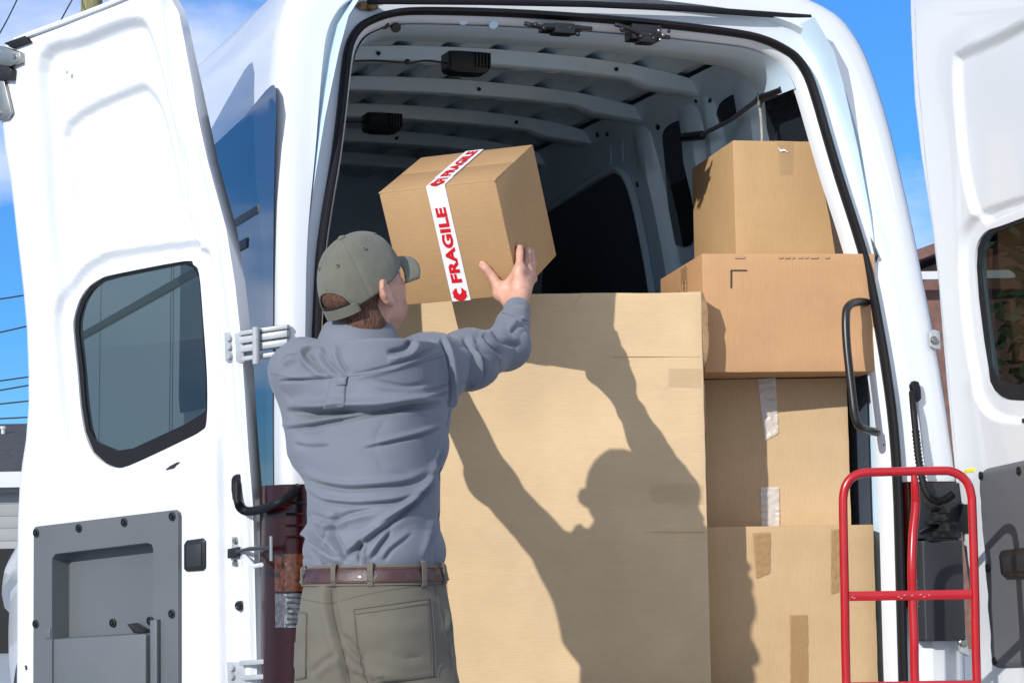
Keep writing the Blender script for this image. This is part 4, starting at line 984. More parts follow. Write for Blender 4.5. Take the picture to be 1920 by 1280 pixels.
# torn, bulging flap edges at the right hand corner of the big box
rnd = random.Random(3)
for y0, y1, o in ((548, 690, 9), (700, 890, 4), (930, 985, 7)):
    P0 = BB['F'](1318, y0, -.004); P1 = BB['F'](1318, y1, -.004); mb = MB(); L = []
    R_ = []
    for k in range(9):
        t = k / 8; c = P0 * (1 - t) + P1 * t; x = o * .0016 * (math.sin(math.pi * t) ** .5 + .25 * rnd.random()) + .002
        R_.append([c + [-.004, .0, 0], c + [x, .006 + .01 * rnd.random(), 0], c + [x, .012, 0], c + [-.004, .03, 0]])
    mb.loft(R_, True, True).build('torn_flap', 'card_edge', BB['t'], angle=30)

# ------------------------------------------------------------------ the box being lifted
def cam2w(v): return v[0] * CR + v[1] * CU + v[2] * CD
HW = cam2w((.308, .025, -.127)); HH = -cam2w((.066, -.297, .1016)); HD = cam2w((.101, .114, .267))
HS = 1.022
HW, HH, HD = HW * HS, HH * HS, HD * HS
TR = W(928, 336, 5.98)
WW, HHh, DD = [np.linalg.norm(q) for q in (HW, HH, HD)]
ex = HW / WW; ez = HH - (HH @ ex) * ex; ez /= np.linalg.norm(ez); ey = np.cross(ez, ex)
if ey @ HD < 0: ey = -ey
HB = TR - HW - HH                       # front bottom left corner
held = thing('fragile_box', 'golden brown box with red and white warning tape, tilted in the hands of the man', 'cardboard box', HB)
held.rotation_mode = 'QUATERNION'; held.rotation_quaternion = Matrix(((ex[0], ey[0], ez[0]), (ex[1], ey[1], ez[1]), (ex[2], ey[2], ez[2]))).to_quaternion()
mb = MB(); mb.box((0, 0, 0), (WW, 0, 0), (0, DD, 0), (0, 0, HHh - .004)); mb.build('carton', 'card_held', held, bevel=.004)
mb = MB(); g = .004
mb.box((0.001, .001, HHh - .0055), (WW - .002, 0, 0), (0, DD / 2 - .003, 0), (0, 0, .0045)); mb.box((0.001, DD / 2 + .001, HHh - .0055), (WW - .002, 0, 0), (0, DD / 2 - .003, 0), (0, 0, .0045))
mb.build('top_flap', 'card_held', held, bevel=.0015)
for x in (.003, WW - .003): MB().sphere((x, .002, HHh - .004), .004, 8, 5).build('corner_gap', 'card_edge', held)
t0, t1 = WW * .415, WW * .575
def ribbon(nm, pts, x0, x1, m='white_tape'):      # tape over the edge: pts = (y, z) path
    return MB().loft([[(x0, y, z), (x0 * .75 + x1 * .25, y, z), (x0 * .25 + x1 * .75, y, z), (x1, y, z)] for y, z in pts], False).build(nm, m, held, angle=60)
ribbon('warning_tape', [(-.0015, -.0005), (-.0015, HHh * .3), (-.0016, HHh * .7), (-.0016, HHh - .004), (-.001, HHh), (.003, HHh + .0012), (DD * .22, HHh + .0012)], t0, t1)
ribbon('warning_tape', [(DD * .205, HHh + .0022), (DD * .5, HHh + .0022), (DD - .002, HHh + .0022)], t0 - .002, t1 - .002)
def text_mesh(s, size, bold=.0, sx=1.0):
    cu = bpy.data.curves.new('lettering', 'FONT'); cu.body = s; cu.size = size; cu.offset = bold; cu.extrude = 0; cu.space_character = 1.06
    ob = bpy.data.objects.new('lettering', cu); COL.objects.link(ob); bpy.context.view_layer.update()
    dg = bpy.context.evaluated_depsgraph_get(); me = bpy.data.meshes.new_from_object(ob.evaluated_get(dg)); bpy.data.objects.remove(ob)
    V = np.array([v.co[:] for v in me.vertices]); F = [tuple(p.vertices) for p in me.polygons]; bpy.data.meshes.remove(me); return V, F
def lay_text(s, start, length, cap, place, nm, bold=.0022):
    V, F = text_mesh(s, 1.0, bold / cap * .7); V = V[:, :2]; lo = V.min(0); hi = V.max(0)
    V = (V - lo) / (hi - lo); pts = [place(start + v[0] * length, (v[1] - .5) * cap) for v in V]
    return MB().add(pts, F).build(nm, 'red_ink', held, smooth=False)
tm = (t0 + t1) / 2; tw = t1 - t0
# on the front the words run upwards, letter tops to the left; on the lid they run away from the front edge
front = lambda s, c: (tm - c, -.0026, s)
lid = lambda s, c: (tm - .001 - c, s, HHh + .0036)
lay_text('FRAGILE', .052, .215, tw * .58, front, 'lettering')
lay_text('FI', DD * .085, DD * .10, tw * .58, lambda s, c: (tm - c, s, HHh + .0024), 'lettering')
lay_text('FRAGILE', DD * .235, DD * .72, tw * .58, lid, 'lettering')
def goblet(place, s0, nm):                # broken glass sign: a round red badge with a cup cut out of it
    mb = MB(); r = tw * .36; n = 26; o = []; 
    out = [(r * math.cos(a), r * math.sin(a)) for a in np.linspace(math.radians(108), math.radians(432), n)]
    cup = [(r * .36, r * .80), (r * .34, r * .30), (r * .10, r * .04), (-.10 * r, r * .04), (-.30 * r, r * .32), (-.30 * r, r * .80)]
    pts = out + cup
    bm = bmesh.new(); vs = [bm.verts.new((p[0], p[1], 0)) for p in pts]; ed = [bm.edges.new((vs[i], vs[(i + 1) % len(vs)])) for i in range(len(vs))]
    bmesh.ops.triangle_fill(bm, edges=ed, use_beauty=True); bm.verts.index_update()
    V = [place(s0 + v.co.y, -v.co.x) for v in bm.verts]; F = [tuple(q.index for q in f.verts) for f in bm.faces]; bm.free()
    mb.add(V, F)
    for a in (150, 165, 200, 20, -20): 
        c, s = math.cos(math.radians(a)) * r * 1.05, math.sin(math.radians(a)) * r * 1.05; d = .003
        mb.add([place(s0 + s - d, -c), place(s0 + s, -c - d), place(s0 + s + d * .6, -c + d)], [(0, 1, 2)])
    mb.build(nm, 'red_ink', held, smooth=False)
goblet(front, .019, 'glass_emblem'); goblet(lambda s, c: (tm - c, s, HHh + .0024), DD * .045, 'glass_emblem')

# ------------------------------------------------------------------ hand truck
HT = 6.05
ht = thing('hand_truck', 'bright red tubular hand truck standing behind the right side of the van', 'hand truck', (W(1703, 1117, HT)[0], HT, 0))
hoff = np.array(ht.location)
def HP(x, y, Y=HT): return W(x, y, Y)
bl = HP(1588, 1400); br = HP(1836, 1400)
path = [np.array([bl[0] + .003, HT - .02, .16]), HP(1587, 1280), HP(1584, 1117), HP(1581, 960), HP(1582, 925), HP(1588, 906), HP(1600, 893), HP(1620, 886), HP(1650, 884.5), HP(1760, 882), HP(1785, 884), HP(1803, 893), HP(1815, 907), HP(1821, 928), HP(1823, 955), HP(1828, 1113), HP(1832, 1280), np.array([br[0] + .004, HT - .02, .16])]
fr_ = MB().tube(smooth_curve(path, 7), .0118, 16).build('frame_tube', 'truck', ht, off=hoff)
mb = MB(); mb.tube([HP(1714, 890), HP(1716, 915), HP(1717, 940, HT + .012)], [.0085, .011, .0115], 14); mb.tube(smooth_curve([HP(1717, 938, HT + .012), HP(1716, 962, HT + .012), HP(1712, 1000, HT + .010), HP(1710, 1060), HP(1711, 1117, HT + .004), HP(1714, 1200), HP(1716, 1290), np.array([HP(1718, 1290)[0], HT - .02, .2])], 5), .0118, 14)
mb.build('centre_tube', 'truck', ht, off=hoff)
for z_ in (0,):
    a, b = HP(1593, 1117, HT - .004), HP(1822, 1113.5, HT - .004)
    rr = []
    for t in np.linspace(0, 1, 9):
        c = a * (1 - t) + b * t; rr.append([c + [0, -.004, -.0125], c + [0, -.0065, -.009], c + [0, -.0065, .009], c + [0, -.004, .0125], c + [0, .004, .0125], c + [0, .004, -.0125]])
    MB().loft(rr, True, True).build('cross_bar', 'truck', ht, off=hoff, angle=50)
for x, y in ((1683, 1119), (1688, 1122), (1694, 1116), (1708, 1117), (1724, 1115), (1731, 1119), (1740, 1116), (1600, 1122), (1596, 1120)):
    c = HP(x, y, HT - .0112); MB().box(c, (.005, 0, .001), (0, .0006, 0), (.001, 0, .0022)).build('paint_chip', 'scratch', ht, off=hoff, smooth=False)
for z in (.70, .38):
    MB().box((bl[0], HT - .012, z), (br[0] - bl[0], 0, 0), (0, .01, 0), (0, 0, .026)).build('cross_bar', 'truck', ht, off=hoff, bevel=.003)
for s in (bl[0] - .05, br[0] + .05):
    w = MB().tube([(s - .025, HT + .06, .125), (s - .02, HT + .06, .125), (s + .02, HT + .06, .125), (s + .025, HT + .06, .125)], [.10, .125, .125, .10], 24).build('wheel', 'tyre', ht, off=hoff)
    MB().tube([(s - .028, HT + .06, .125), (s + .028, HT + .06, .125)], .06, 18).build('rim', 'rim', w, off=(0, 0, 0) if False else hoff)
MB().tube([(bl[0] - .06, HT + .06, .125), (br[0] + .06, HT + .06, .125)], .008, 10).build('axle', 'steel', ht, off=hoff)
MB().box((bl[0] - .01, HT - .22, .004), (br[0] - bl[0] + .02, 0, 0), (0, .24, 0), (0, 0, .006)).build('toe_plate', 'truck', ht, off=hoff, bevel=.002)
for s in (bl, br): MB().tube([(s[0], HT - .02, .17), (s[0], HT - .02, .01)], .0118, 12).build('foot_tube', 'truck', ht, off=hoff)
# ------------------------------------------------------------------ the man lifting the box
PY = 5.40
person = thing('person', 'man in olive cap, blue grey shirt and khaki trousers lifting the taped box', 'person', (W(700, 1200, PY)[0], PY, 0))
pof = np.array(person.location)
def Z_(y, Y=PY): return W(690, y, Y)[2]
def X_(x, y, Y=PY): return W(x, y, Y)[0]
# ---- shared skeleton
SR = W(808, 692, 5.50); SL = W(562, 696, 5.46)
ER = W(950, 648, 5.79); WRI = W(969, 580, 6.02)
WL = HB - ex * .09 + ey * .03 - ez * .05; EL = SL * .52 + WL * .48 + np.array([-.02, .03, -.05])
rows = [  # y px, centre x px, depth, half width, half depth, yaw
    (1075, 702, .02, .156, .148, .55), (1035, 700, .014, .158, .158, .53), (1010, 699, .008, .160, .166, .52), (960, 697, .006, .164, .172, .48), (900, 694, .010, .170, .170, .45),
    (850, 690, .03, .182, .158, .42), (800, 680, .035, .200, .158, .38), (760, 676, .035, .214, .145, .34), (720, 676, .045, .205, .134, .30), (692, 674, .055, .172, .110, .28), (674, 670, .065, .128, .090, .25), (650, 667, .075, .083, .080, .25)]
rows = [(r[0], r[1], PY + .005 + r[2], *r[3:]) for r in rows]
zs = [W(r[1], r[0], r[2])[2] for r in rows]; cx = [W(r[1], r[0], r[2])[0] for r in rows]; cy = [r[2] for r in rows]
A_ = [r[3] for r in rows]; B_ = [r[4] for r in rows]; YW = [r[5] for r in rows]
prow = [(1060, 702, .02, .157, .147, .55), (1075, 702, .02, .163, .152, .55), (1120, 702, .015, .169, .164, .55), (1180, 703, .0, .179, .176, .52), (1240, 704, .0, .186, .178, .5), (1300, 706, .0, .190, .166, .5), (1340, 706, .0, .182, .146, .5)]
prow = [(r[0], r[1], PY + r[2], *r[3:]) for r in prow]
# ---- head frame
HY, HP_ = math.radians(43), math.radians(33)
f_ = np.array([math.sin(HY) * math.cos(HP_), math.cos(HY) * math.cos(HP_), math.sin(HP_)]); r_ = np.array([math.cos(HY), -math.sin(HY), 0.0])
u_ = np.cross(r_, f_); ROLLH = math.radians(0)
HC = W(681, 543, PY + .06)
HR = np.stack([r_, f_, u_])
def hp(x, y, z): return HC + x * r_ + y * f_ + z * u_
C7 = W(662, 632, PY + .07)
# ---- body: one continuous surface
S = SDF((-.95, 5.05, -.01), (.30, 6.25, 1.90), .005)
S.ell(hp(0, -.008, .026), (.077, .099, .086), HR, .0)
S.ell(hp(0, .030, -.040), (.060, .068, .078), HR, .035)
S.ell(hp(0, .062, -.088), (.030, .030, .026), HR, .03)          # chin
S.ell(hp(.040, .055, -.030), (.026, .030, .034), HR, .02); S.ell(hp(-.040, .055, -.030), (.026, .030, .034), HR, .02)
S.ell(hp(0, .084, .032), (.052, .018, .014), HR, .02)            # brow
S.cone(hp(0, .094, .020), hp(0, .116, -.022), .009, .013, .012)   # nose
S.ell(hp(.012, .104, -.026), (.009, .012, .008), HR, .008); S.ell(hp(-.012, .104, -.026), (.009, .012, .008), HR, .008)
for s in (1, -1): S.ell(hp(s * .032, .092, .010), (.015, .012, .010), HR, .008, 'sub'); S.ell(hp(s * .032, .083, .010), (.012, .012, .012), HR, .003)
S.ell(hp(0, .098, -.052), (.022, .010, .006), HR, .006); S.ell(hp(0, .096, -.062), (.019, .010, .006), HR, .006)   # lips
for s in (1, -1):                                               # ears: a rim round a hollow
    E0 = np.array([s * .081, -.012, -.008])
    pts = [(.0, .012, -.031), (.005, -.004, -.034), (.012, -.016, -.018), (.019, -.023, .002), (.021, -.021, .020), (.016, -.008, .030), (.007, .008, .025)]
    S.chain([hp(E0[0] + s * a, E0[1] + b, E0[2] + c) for a, b, c in pts], [.0065, .0065, .0058, .0058, .0058, .0058, .005], .006)
    S.ell(hp(E0[0] + s * .004, E0[1] - .004, E0[2]), (.011, .020, .029), HR, .010)
    S.ell(hp(E0[0] + s * .019, E0[1] + .003, E0[2] - .002), (.007, .009, .014), HR, .006, 'sub')
S.cone(hp(0, -.025, -.045), C7 + [0.005, .02, -.03], .060, .058, .02)
S.cone(hp(0, .005, -.075), C7 + [.03, .05, -.03], .050, .056, .03)
S.column(zs[::-1], cx[::-1], cy[::-1], [a - .034 for a in A_[::-1]], [b - .036 for b in B_[::-1]], YW[::-1], .03)
S.chain([SR, ER, WRI], [.050, .038, .027], .03); S.chain([SL, EL, WL], [.050, .038, .027], .03)
pz = [W(r[1], r[0], r[2])[2] for r in prow]; px_ = [W(r[1], r[0], r[2])[0] for r in prow]
S.column(pz[::-1], px_[::-1], [r[2] for r in prow[::-1]], [r[3] - .034 for r in prow[::-1]], [r[4] - .034 for r in prow[::-1]], [r[5] for r in prow[::-1]], .03)
hipc = np.array([px_[-1], PY, pz[-1]])
HLF = np.array([math.cos(.5), -math.sin(.5), 0])
legs = []
for s in (-1, 1):
    h0 = hipc + s * .095 * HLF + [0, 0, .03]; k0 = np.array([h0[0] + s * .02, h0[1] + (.04 if s > 0 else .0), .50]); a0_ = np.array([h0[0] + s * .04, h0[1] + (.02 if s > 0 else -.05), .09]); legs.append((h0, k0, a0_))
    S.chain([h0, k0, a0_], [.085, .055, .040], .03)
# ---- right hand: thumb on the front of the box, fingers along its right side
fb = TR - CAM
def on_front(x, y, off): return on_plane(x, y, TR, ey) - ey * off
def on_right(x, y, off): return on_plane(x, y, TR, ex) + ex * off
K = [on_right(961, 505, .020), on_right(972, 508, .021), on_right(980, 514, .020), on_right(985, 523, .018)]
T1 = [on_right(966, 476, .013), on_right(981, 482, .013), on_right(988, 492, .012), on_right(992, 505, .011)]
T2 = [on_right(968.5, 458, .0095), on_right(983, 469, .0095), on_right(990.5, 480, .009), on_right(995, 495, .0085)]
T3 = [on_right(971, 443, .0085), on_right(984, 459, .0085), on_right(992, 471, .008), on_right(996, 487, .008)]
pc = (K[0] + K[2]) / 2 * .55 + WRI * .45
for i in range(4):
    r0 = [.0105, .0108, .0102, .0090][i]
    S.chain([WRI * .35 + K[i] * .65, K[i]], [.015, .0125], .012)
    S.chain([K[i], T1[i], T2[i], T3[i]], [r0 * 1.05, r0, r0 * .92, r0 * .80], .004)
    S.ell(K[i] + ex * .004, (.012, .012, .012), None, .010)
S.chain([WRI, WRI * .5 + K[1] * .5, (K[1] + K[2]) / 2], [.027, .024, .017], .02)
TB = on_front(946, 543, .026); TM = on_front(930, 518, .017); TT = on_front(913, 499, .0115); TE = on_front(907, 492, .0105)
S.chain([WRI * .75 + TB * .25, TB, TM], [.022, .0185, .0128], .016); S.chain([TM, TT, TE], [.0128, .0118, .0095], .004)
S.chain([TB, K[0]], [.015, .011], .018)
# ---- left hand: flat against the left side of the box, hidden by the head
def under(a, b, off): return HB + ex * a + ey * b - ez * off
LK = [under(.015, .05 + .021 * i, .024) for i in range(4)]
LWp = under(-.055, .055, .032)
WL = LWp - np.array([.03, .05, .03]); EL = SL * .52 + WL * .48 + np.array([-.02, .03, -.05])
S.chain([SL, EL, WL], [.050, .038, .027], .03)
S.chain([WL, LWp, (LK[1] + LK[2]) / 2], [.027, .024, .017], .02)
for i in range(4):
    S.chain([LWp * .4 + LK[i] * .6, LK[i], under(.045, .052 + .023 * i, .012), under(.072 - .006 * abs(i - 2), .053 + .024 * i, .009)], [.014, .0105, .0098, .008], .006)
S.chain([LWp, under(-.028, .02, .014), HB - ex * .011 + ey * .025 + ez * .02], [.018, .012, .009], .010)
for h0, k0, a0_ in legs: S.cone(a0_, a0_ + [.02, .10, -.055], .038, .03, .02)
V, F = S.mesh(); V = relax(V, F, 2, .35)
body = mesh_obj('body', V, F, 'skin', person, pof)
nl = on_front(908, 491.5, .020); 
MB().loft([[TE * .75 + TT * .25 - ey * .0098 + d * .0058 * (s) + (TE - TT) / np.linalg.norm(TE - TT) * q * .006 for s in (-1, -.5, 0, .5, 1)] for d in [np.cross(ey, (TE - TT) / np.linalg.norm(TE - TT))] for q in (-.9, 0, .9, 1.3)], False).build('thumb_nail', 'nail', body, off=pof)

# ---- hair below the cap
S = SDF(HC - .16, HC + .16, .0035)
S.ell(hp(0, -.010, .022), (.080, .1015, .089), HR, 0)
S.ell(hp(0, -.048, -.055), (.064, .050, .060), HR, .015)
S.cone(hp(0, -.055, -.07), C7 + [-.012, -.006, -.012], .054, .050, .03)
S.ell(hp(0, .092, -.02), (.2, .105, .2), HR, .004, 'sub')
S.ell(hp(.088, .010, -.055), (.05, .052, .058), HR, .006, 'sub'); S.ell(hp(-.088, .010, -.055), (.05, .052, .058), HR, .006, 'sub')
S.ell(hp(.09, -.008, -.004), (.03, .022, .036), HR, .004, 'sub'); S.ell(hp(-.09, -.008, -.004), (.03, .022, .036), HR, .004, 'sub')
V, F = S.mesh(); V = relax(V, F, 1, .3); n = vnormals(V, F)
q = (V - HC) @ HR.T
am = np.arctan2(q[:, 0], -q[:, 1])
V = V + n * (0.0016 * np.array([mnoise.noise(Vector((a * 26, c * 30, 1.0))) + .7 * mnoise.noise(Vector((a * 60, c * 70, 5.0))) for a, c in zip(am, q[:, 2])]))[:, None]
hair = mesh_obj('hair', V, F, 'hair', body, pof)

# ---- cap
def crown_pt(th, ph, g=0.0):          # th 0 at the front, ph 0 at the rim .. 1 at the button
    a = ph * math.pi / 2; rr = math.cos(a) ** .80; rx, ry, rz = .0925 + g, .118 + g, .120 + g
    z = math.sin(a) ** 1.05
    fr = math.cos(th)
    y = ry * fr * rr + .004 * z; x = rx * math.sin(th) * rr
    zz = .016 - .020 * (1 - fr) * .5 * (1 - ph) - (-.012 if fr > .3 else 0) * 0 + rz * z
    if fr > 0: y += .006 * fr * math.sin(math.pi * min(1, ph * 1.2)) 
    seam = min(abs(((th + math.pi / 6 * 0 + math.pi * 8) % (math.pi / 3)) - k) for k in (0, math.pi / 3))
    s = -.0014 * math.exp(-(seam / .030) ** 2) + .0009 * math.exp(-((seam - .07) / .03) ** 2)
    wr = .0022 * mnoise.noise(Vector((math.sin(th) * 2.4, math.cos(th) * 2.4, ph * 3))) + .0010 * mnoise.noise(Vector((math.sin(th) * 7, math.cos(th) * 7, ph * 8)))
    if ph < .97: wr *= min(1, (1 - ph) * 3)
    nrm = np.array([x / rx, y / ry, z * .9]); nrm /= np.linalg.norm(nrm) + 1e-9
    p = np.array([x, y, zz]) + nrm * (s * (1 if ph < .95 else 0) + wr)
    return p
NT, NP = 144, 40
def hole(th, ph):                      # the arched opening at the back
    d = abs(((th - math.pi + math.pi) % (2 * math.pi)) - math.pi); lim = .62
    return d < lim and ph < .285 * math.sqrt(max(0, 1 - (d / lim) ** 2))
V = []; F = []
for j in range(NP + 1):
    for i in range(NT): V.append(crown_pt(2 * math.pi * i / NT, j / NP * .995))
# make the edge of the opening clean: pull vertices near it onto the arch
for j in range(NP):
    for i in range(NT):
        th = 2 * math.pi * (i + .5) / NT; ph = (j + .5) / NP
        if not hole(th, ph): F.append((j * NT + i, j * NT + (i + 1) % NT, (j + 1) * NT + (i + 1) % NT, (j + 1) * NT + i))
F.append(tuple(NP * NT + i for i in range(NT)))
Vw = [hp(*p) for p in V]
def solid(mb_v, mb_f, nm, m, parent, th, off=pof, rim=True):
    o = MB().add(mb_v, mb_f).build(nm, m, parent, off=off, angle=70)
    md = o.modifiers.new('thickness', 'SOLIDIFY'); md.thickness = th; md.offset = -1
    dg = bpy.context.evaluated_depsgraph_get(); dg.update(); me = bpy.data.meshes.new_from_object(o.evaluated_get(dg)); o.modifiers.clear(); o.data = me
    return o
cap = solid(Vw, F, 'cap', 'cap', person, .0022)
# binding round the opening, sweat band, strap, button, eyelets, brim
arch = []
for d in np.linspace(-.62, .62, 30):
    ph = .285 * math.sqrt(max(0, 1 - (d / .62) ** 2)); arch.append(hp(*crown_pt(math.pi + d, ph)))
MB().tube(arch, .0026, 6).build('arch_binding', 'cap', cap, off=pof)
MB().loft([[hp(*(crown_pt(math.pi + d, .005) * np.array([.985, .985, 1]) + [0, 0, dz])) for d in np.linspace(-.74, .74, 18)] for dz in (-.008, .016)], False).build('sweat_band', 'cap_in', cap, off=pof)
st = [crown_pt(math.pi + d, .0) * np.array([1.035, 1.025, 1]) for d in np.linspace(-.74, .26, 14)]
rr = [[hp(*(p + [0, 0, dz])) for dz in (-.012, -.011, .011, .012)] for p in st]
stp = solid([q for r in rr for q in r], [(i * 4 + k, i * 4 + k + 1, (i + 1) * 4 + k + 1, (i + 1) * 4 + k) for i in range(13) for k in range(3)], 'cap_strap', 'cap', cap, .003)
MB().tube([hp(*(p + [0, 0, .004]) * np.array([1, 1, 1])) + (hp(*(p * np.array([1.03, 1.03, 1]))) - hp(*p)) * .12 for p in st[3:]], .0014, 5).build('strap_stitch', 'cap', cap, off=pof)
MB().sphere((0, 0, 0), 1, 14, 6).build('x_tmp', 'cap', None) if False else None
bt_ = hp(*(crown_pt(0, .995))); b = MB(); b.tube([bt_ - u_ * .002, bt_ + u_ * .003, bt_ + u_ * .0058, bt_ + u_ * .007], [.009, .0092, .006, .001], 14); b.build('button', 'cap', cap, off=pof)
for k in range(6):
    p = crown_pt(math.pi / 6 + k * math.pi / 3, .56); e2 = MB(); q = hp(*p); nn = q - HC; nn /= np.linalg.norm(nn)
    a1 = np.cross(nn, u_); a1 /= np.linalg.norm(a1); a2 = np.cross(nn, a1)
    ringp = [q + nn * .0012 + (a1 * math.cos(t) + a2 * math.sin(t)) * .0042 for t in np.linspace(0, 2 * math.pi, 13)]
    e2.tube(ringp, .0016, 6); e2.build('eyelet', 'cap', cap, off=pof)
    MB().tube([q + nn * .0006, q + nn * .0012], .0028, 8).build('eyelet_hole', 'cap_in', cap, off=pof)
br = []; nB = 25
for i in range(nB):
    t = -1 + 2 * i / (nB - 1); th = t * 1.02; row = []
    base = crown_pt(th, .0); outr = np.array([.082 * math.sin(t * 1.25) / math.sin(1.25), .160 - .052 * abs(t) ** 2.4, 0])
    for k in range(9):
        s = k / 8; p = base * (1 - s) + np.array([outr[0], outr[1], base[2]]) * s
        p[2] = base[2] * 1.0 - .020 * (t ** 2) - .010 * s + .004 * (1 - t * t) * math.sin(math.pi * s)
        p[2] -= .016 * (p[0] / .08) ** 2
        row.append(hp(*p))
    br.append(row)
brim = solid([q for r in br for q in r], [(i * 9 + k, i * 9 + k + 1, (i + 1) * 9 + k + 1, (i + 1) * 9 + k) for i in range(nB - 1) for k in range(8)], 'brim', 'cap', cap, .004)

# ---- shirt
S = SDF((-.95, 5.05, .98), (.20, 6.2, 1.80), .0048)
S.column(zs[::-1], cx[::-1], cy[::-1], A_[::-1], B_[::-1], YW[::-1], .03)
S.ell(SR + [-.01, -.0, .012], (.072, .078, .070), None, .045); S.ell(SL + [.012, .0, .004], (.062, .078, .064), None, .045)
S.cone(SL + [.0, .0, -.02], W(556, 840, PY + .02) + [.03, .03, 0], .055, .055, .06); S.cone(SR + [0, 0, -.03], W(812, 830, PY + .02) + [-.02, .03, 0], .055, .05, .06)
CUF = WRI + (WRI - ER) / np.linalg.norm(WRI - ER) * .016
S.chain([SR, SR * .5 + ER * .5 + [0, 0, -.006], ER], [.074, .066, .055], .05)
S.chain([ER, ER * .45 + CUF * .55 + [0, 0, -.004], ER * .12 + CUF * .88, CUF], [.052, .043, .034, .0315], .02)
S.cone(ER + [0.002, -.005, -.008], ER * .8 + WRI * .2 + [.003, 0, -.006], .050, .045, .03)
S.chain([SL, EL, WL * .97 + EL * .03], [.062, .052, .036], .05)
d_ = (WRI - ER) / np.linalg.norm(WRI - ER)
S.cone(CUF + d_ * .052, CUF + d_ * .10, .046, .05, .0, 'sub')
V, F = S.mesh(); V = relax(V, F, 3, .4); V, F = split_quads(V, F); V = relax(V, F, 2, .5)
n = vnormals(V, F)
# the cloth blouses over the belt
zb = zs[0]
t = np.clip((V[:, 2] - zb) / .11, 0, 1); m = (V[:, 2] < zb + .12)
out = .012 * np.sin(np.pi * np.clip((V[:, 2] - zb - .0) / .10, 0, 1)) * m
V = V + n * out[:, None]
P2 = proj(V); view = V - CAM; facing = (n * view).sum(1) < 0
disp = np.zeros(len(V))
def fold(pts, w, dep, ridge=.7, side=1, soft=.25):
    global disp
    pl = smooth_curve([np.array(p, float) for p in pts], 5); d, sg, tt = line_d(P2, pl)
    env = np.minimum(1, np.minimum(tt, 1 - tt) / soft + .0) * facing
    w = w * .8; disp -= dep * np.exp(-(d / w) ** 2) * env
    sd = d * sg * side
    disp += dep * ridge * np.exp(-((sd - 2.0 * w) / (1.5 * w)) ** 2) * env
mm_ = .0018
# deep horizontal folds under the shoulder blades
fold([(535, 771), (590, 774), (650, 772), (710, 770), (770, 762), (830, 757)], 8, 15 * mm_, 1.0, -1, .2)
fold([(525, 806), (580, 800), (640, 788), (700, 776), (750, 771)], 5, 7 * mm_, .8, -1)
fold([(550, 832), (580, 838), (620, 836)], 5, 3 * mm_, .7, -1)
fold([(680, 842), (740, 828), (790, 815), (835, 800)], 4, 5 * mm_, .8, -1)
fold([(555, 890), (600, 908), (650, 917), (710, 914), (770, 905), (825, 880)], 6, 6 * mm_, .8, -1)
fold([(560, 912), (600, 938), (650, 946), (690, 946), (760, 936), (820, 900)], 5, 5 * mm_, .8, -1)
fold([(575, 960), (620, 975), (660, 962), (720, 950)], 6, 5 * mm_, .7, 1)
# diagonal drag lines from the right side down to the waist at the left
fold([(838, 870), (800, 925), (740, 975), (680, 1020), (640, 1050)], 6, 9 * mm_, .8, 1, .2)
fold([(835, 830), (815, 890), (770, 945), (700, 990)], 5, 6 * mm_, .8, 1)
fold([(560, 930), (580, 980), (600, 1010), (625, 985)], 7, 6 * mm_, .8, 1)
fold([(548, 1030), (575, 1010), (590, 1040), (600, 1062)], 6, 7 * mm_, .7, -1)
fold([(632, 960), (626, 1000), (640, 1030), (650, 1055)], 7, 8 * mm_, .8, 1)
fold([(735, 995), (715, 1020), (695, 1050)], 5, 6 * mm_, .8, 1)
fold([(680, 1005), (672, 1030), (676, 1058)], 5, 6 * mm_, .8, -1)
fold([(775, 1000), (735, 1030), (720, 1052)], 5, 4 * mm_, .7, 1)
fold([(832, 940), (815, 1000), (800, 1050)], 6, 4 * mm_, .8, 1)
fold([(585, 1000), (612, 1028), (640, 1048)], 5, 6 * mm_, .8, 1)
# fan of pleats at the collar and the shoulders
fold([(585, 650), (572, 662), (590, 684), (620, 704)], 5, 7 * mm_, .8, 1)
fold([(600, 652), (612, 680), (640, 704)], 5, 6 * mm_, .8, 1)
fold([(628, 650), (640, 680), (655, 702)], 4, 4 * mm_, .7, 1)
fold([(775, 632), (760, 655), (725, 662)], 7, 9 * mm_, .8, -1)
fold([(520, 715), (575, 712), (625, 708)], 4, 3.5 * mm_, .8, -1)
fold([(655, 703), (720, 690), (780, 668), (822, 650)], 4, 4 * mm_, .8, 1)
fold([(700, 712), (760, 724), (810, 716)], 5, 3 * mm_, .7, 1)
# shoulder seam and sleeve
fold([(826, 632), (842, 680), (846, 730), (842, 765)], 4, 6 * mm_, .8, -1, .12)
fold([(868, 632), (884, 660), (884, 700), (872, 730)], 5, 7 * mm_, .9, -1, .18)
fold([(880, 640), (900, 668), (905, 700), (888, 730)], 6, 6 * mm_, .8, 1)
fold([(905, 625), (922, 648), (950, 668)], 7, 7 * mm_, .8, 1)
fold([(922, 618), (945, 640), (975, 650)], 6, 5 * mm_, .8, -1)
fold([(938, 590), (958, 596), (984, 606)], 4, 4 * mm_, .7, 1)
fold([(958, 625), (970, 612), (988, 606)], 5, 4 * mm_, .7, -1)
fold([(795, 735), (825, 728), (842, 722)], 4, 3 * mm_, .7, 1)
fold([(790, 750), (822, 742), (842, 735)], 4, 3 * mm_, .7, 1)
fold([(525, 680), (540, 665), (560, 668)], 5, 5 * mm_, .8, 1)
nz = np.array([mnoise.noise(Vector((p[0] * 9, p[1] * 9, p[2] * 16))) + .5 * mnoise.noise(Vector((p[0] * 22, p[1] * 22, p[2] * 30))) for p in V])
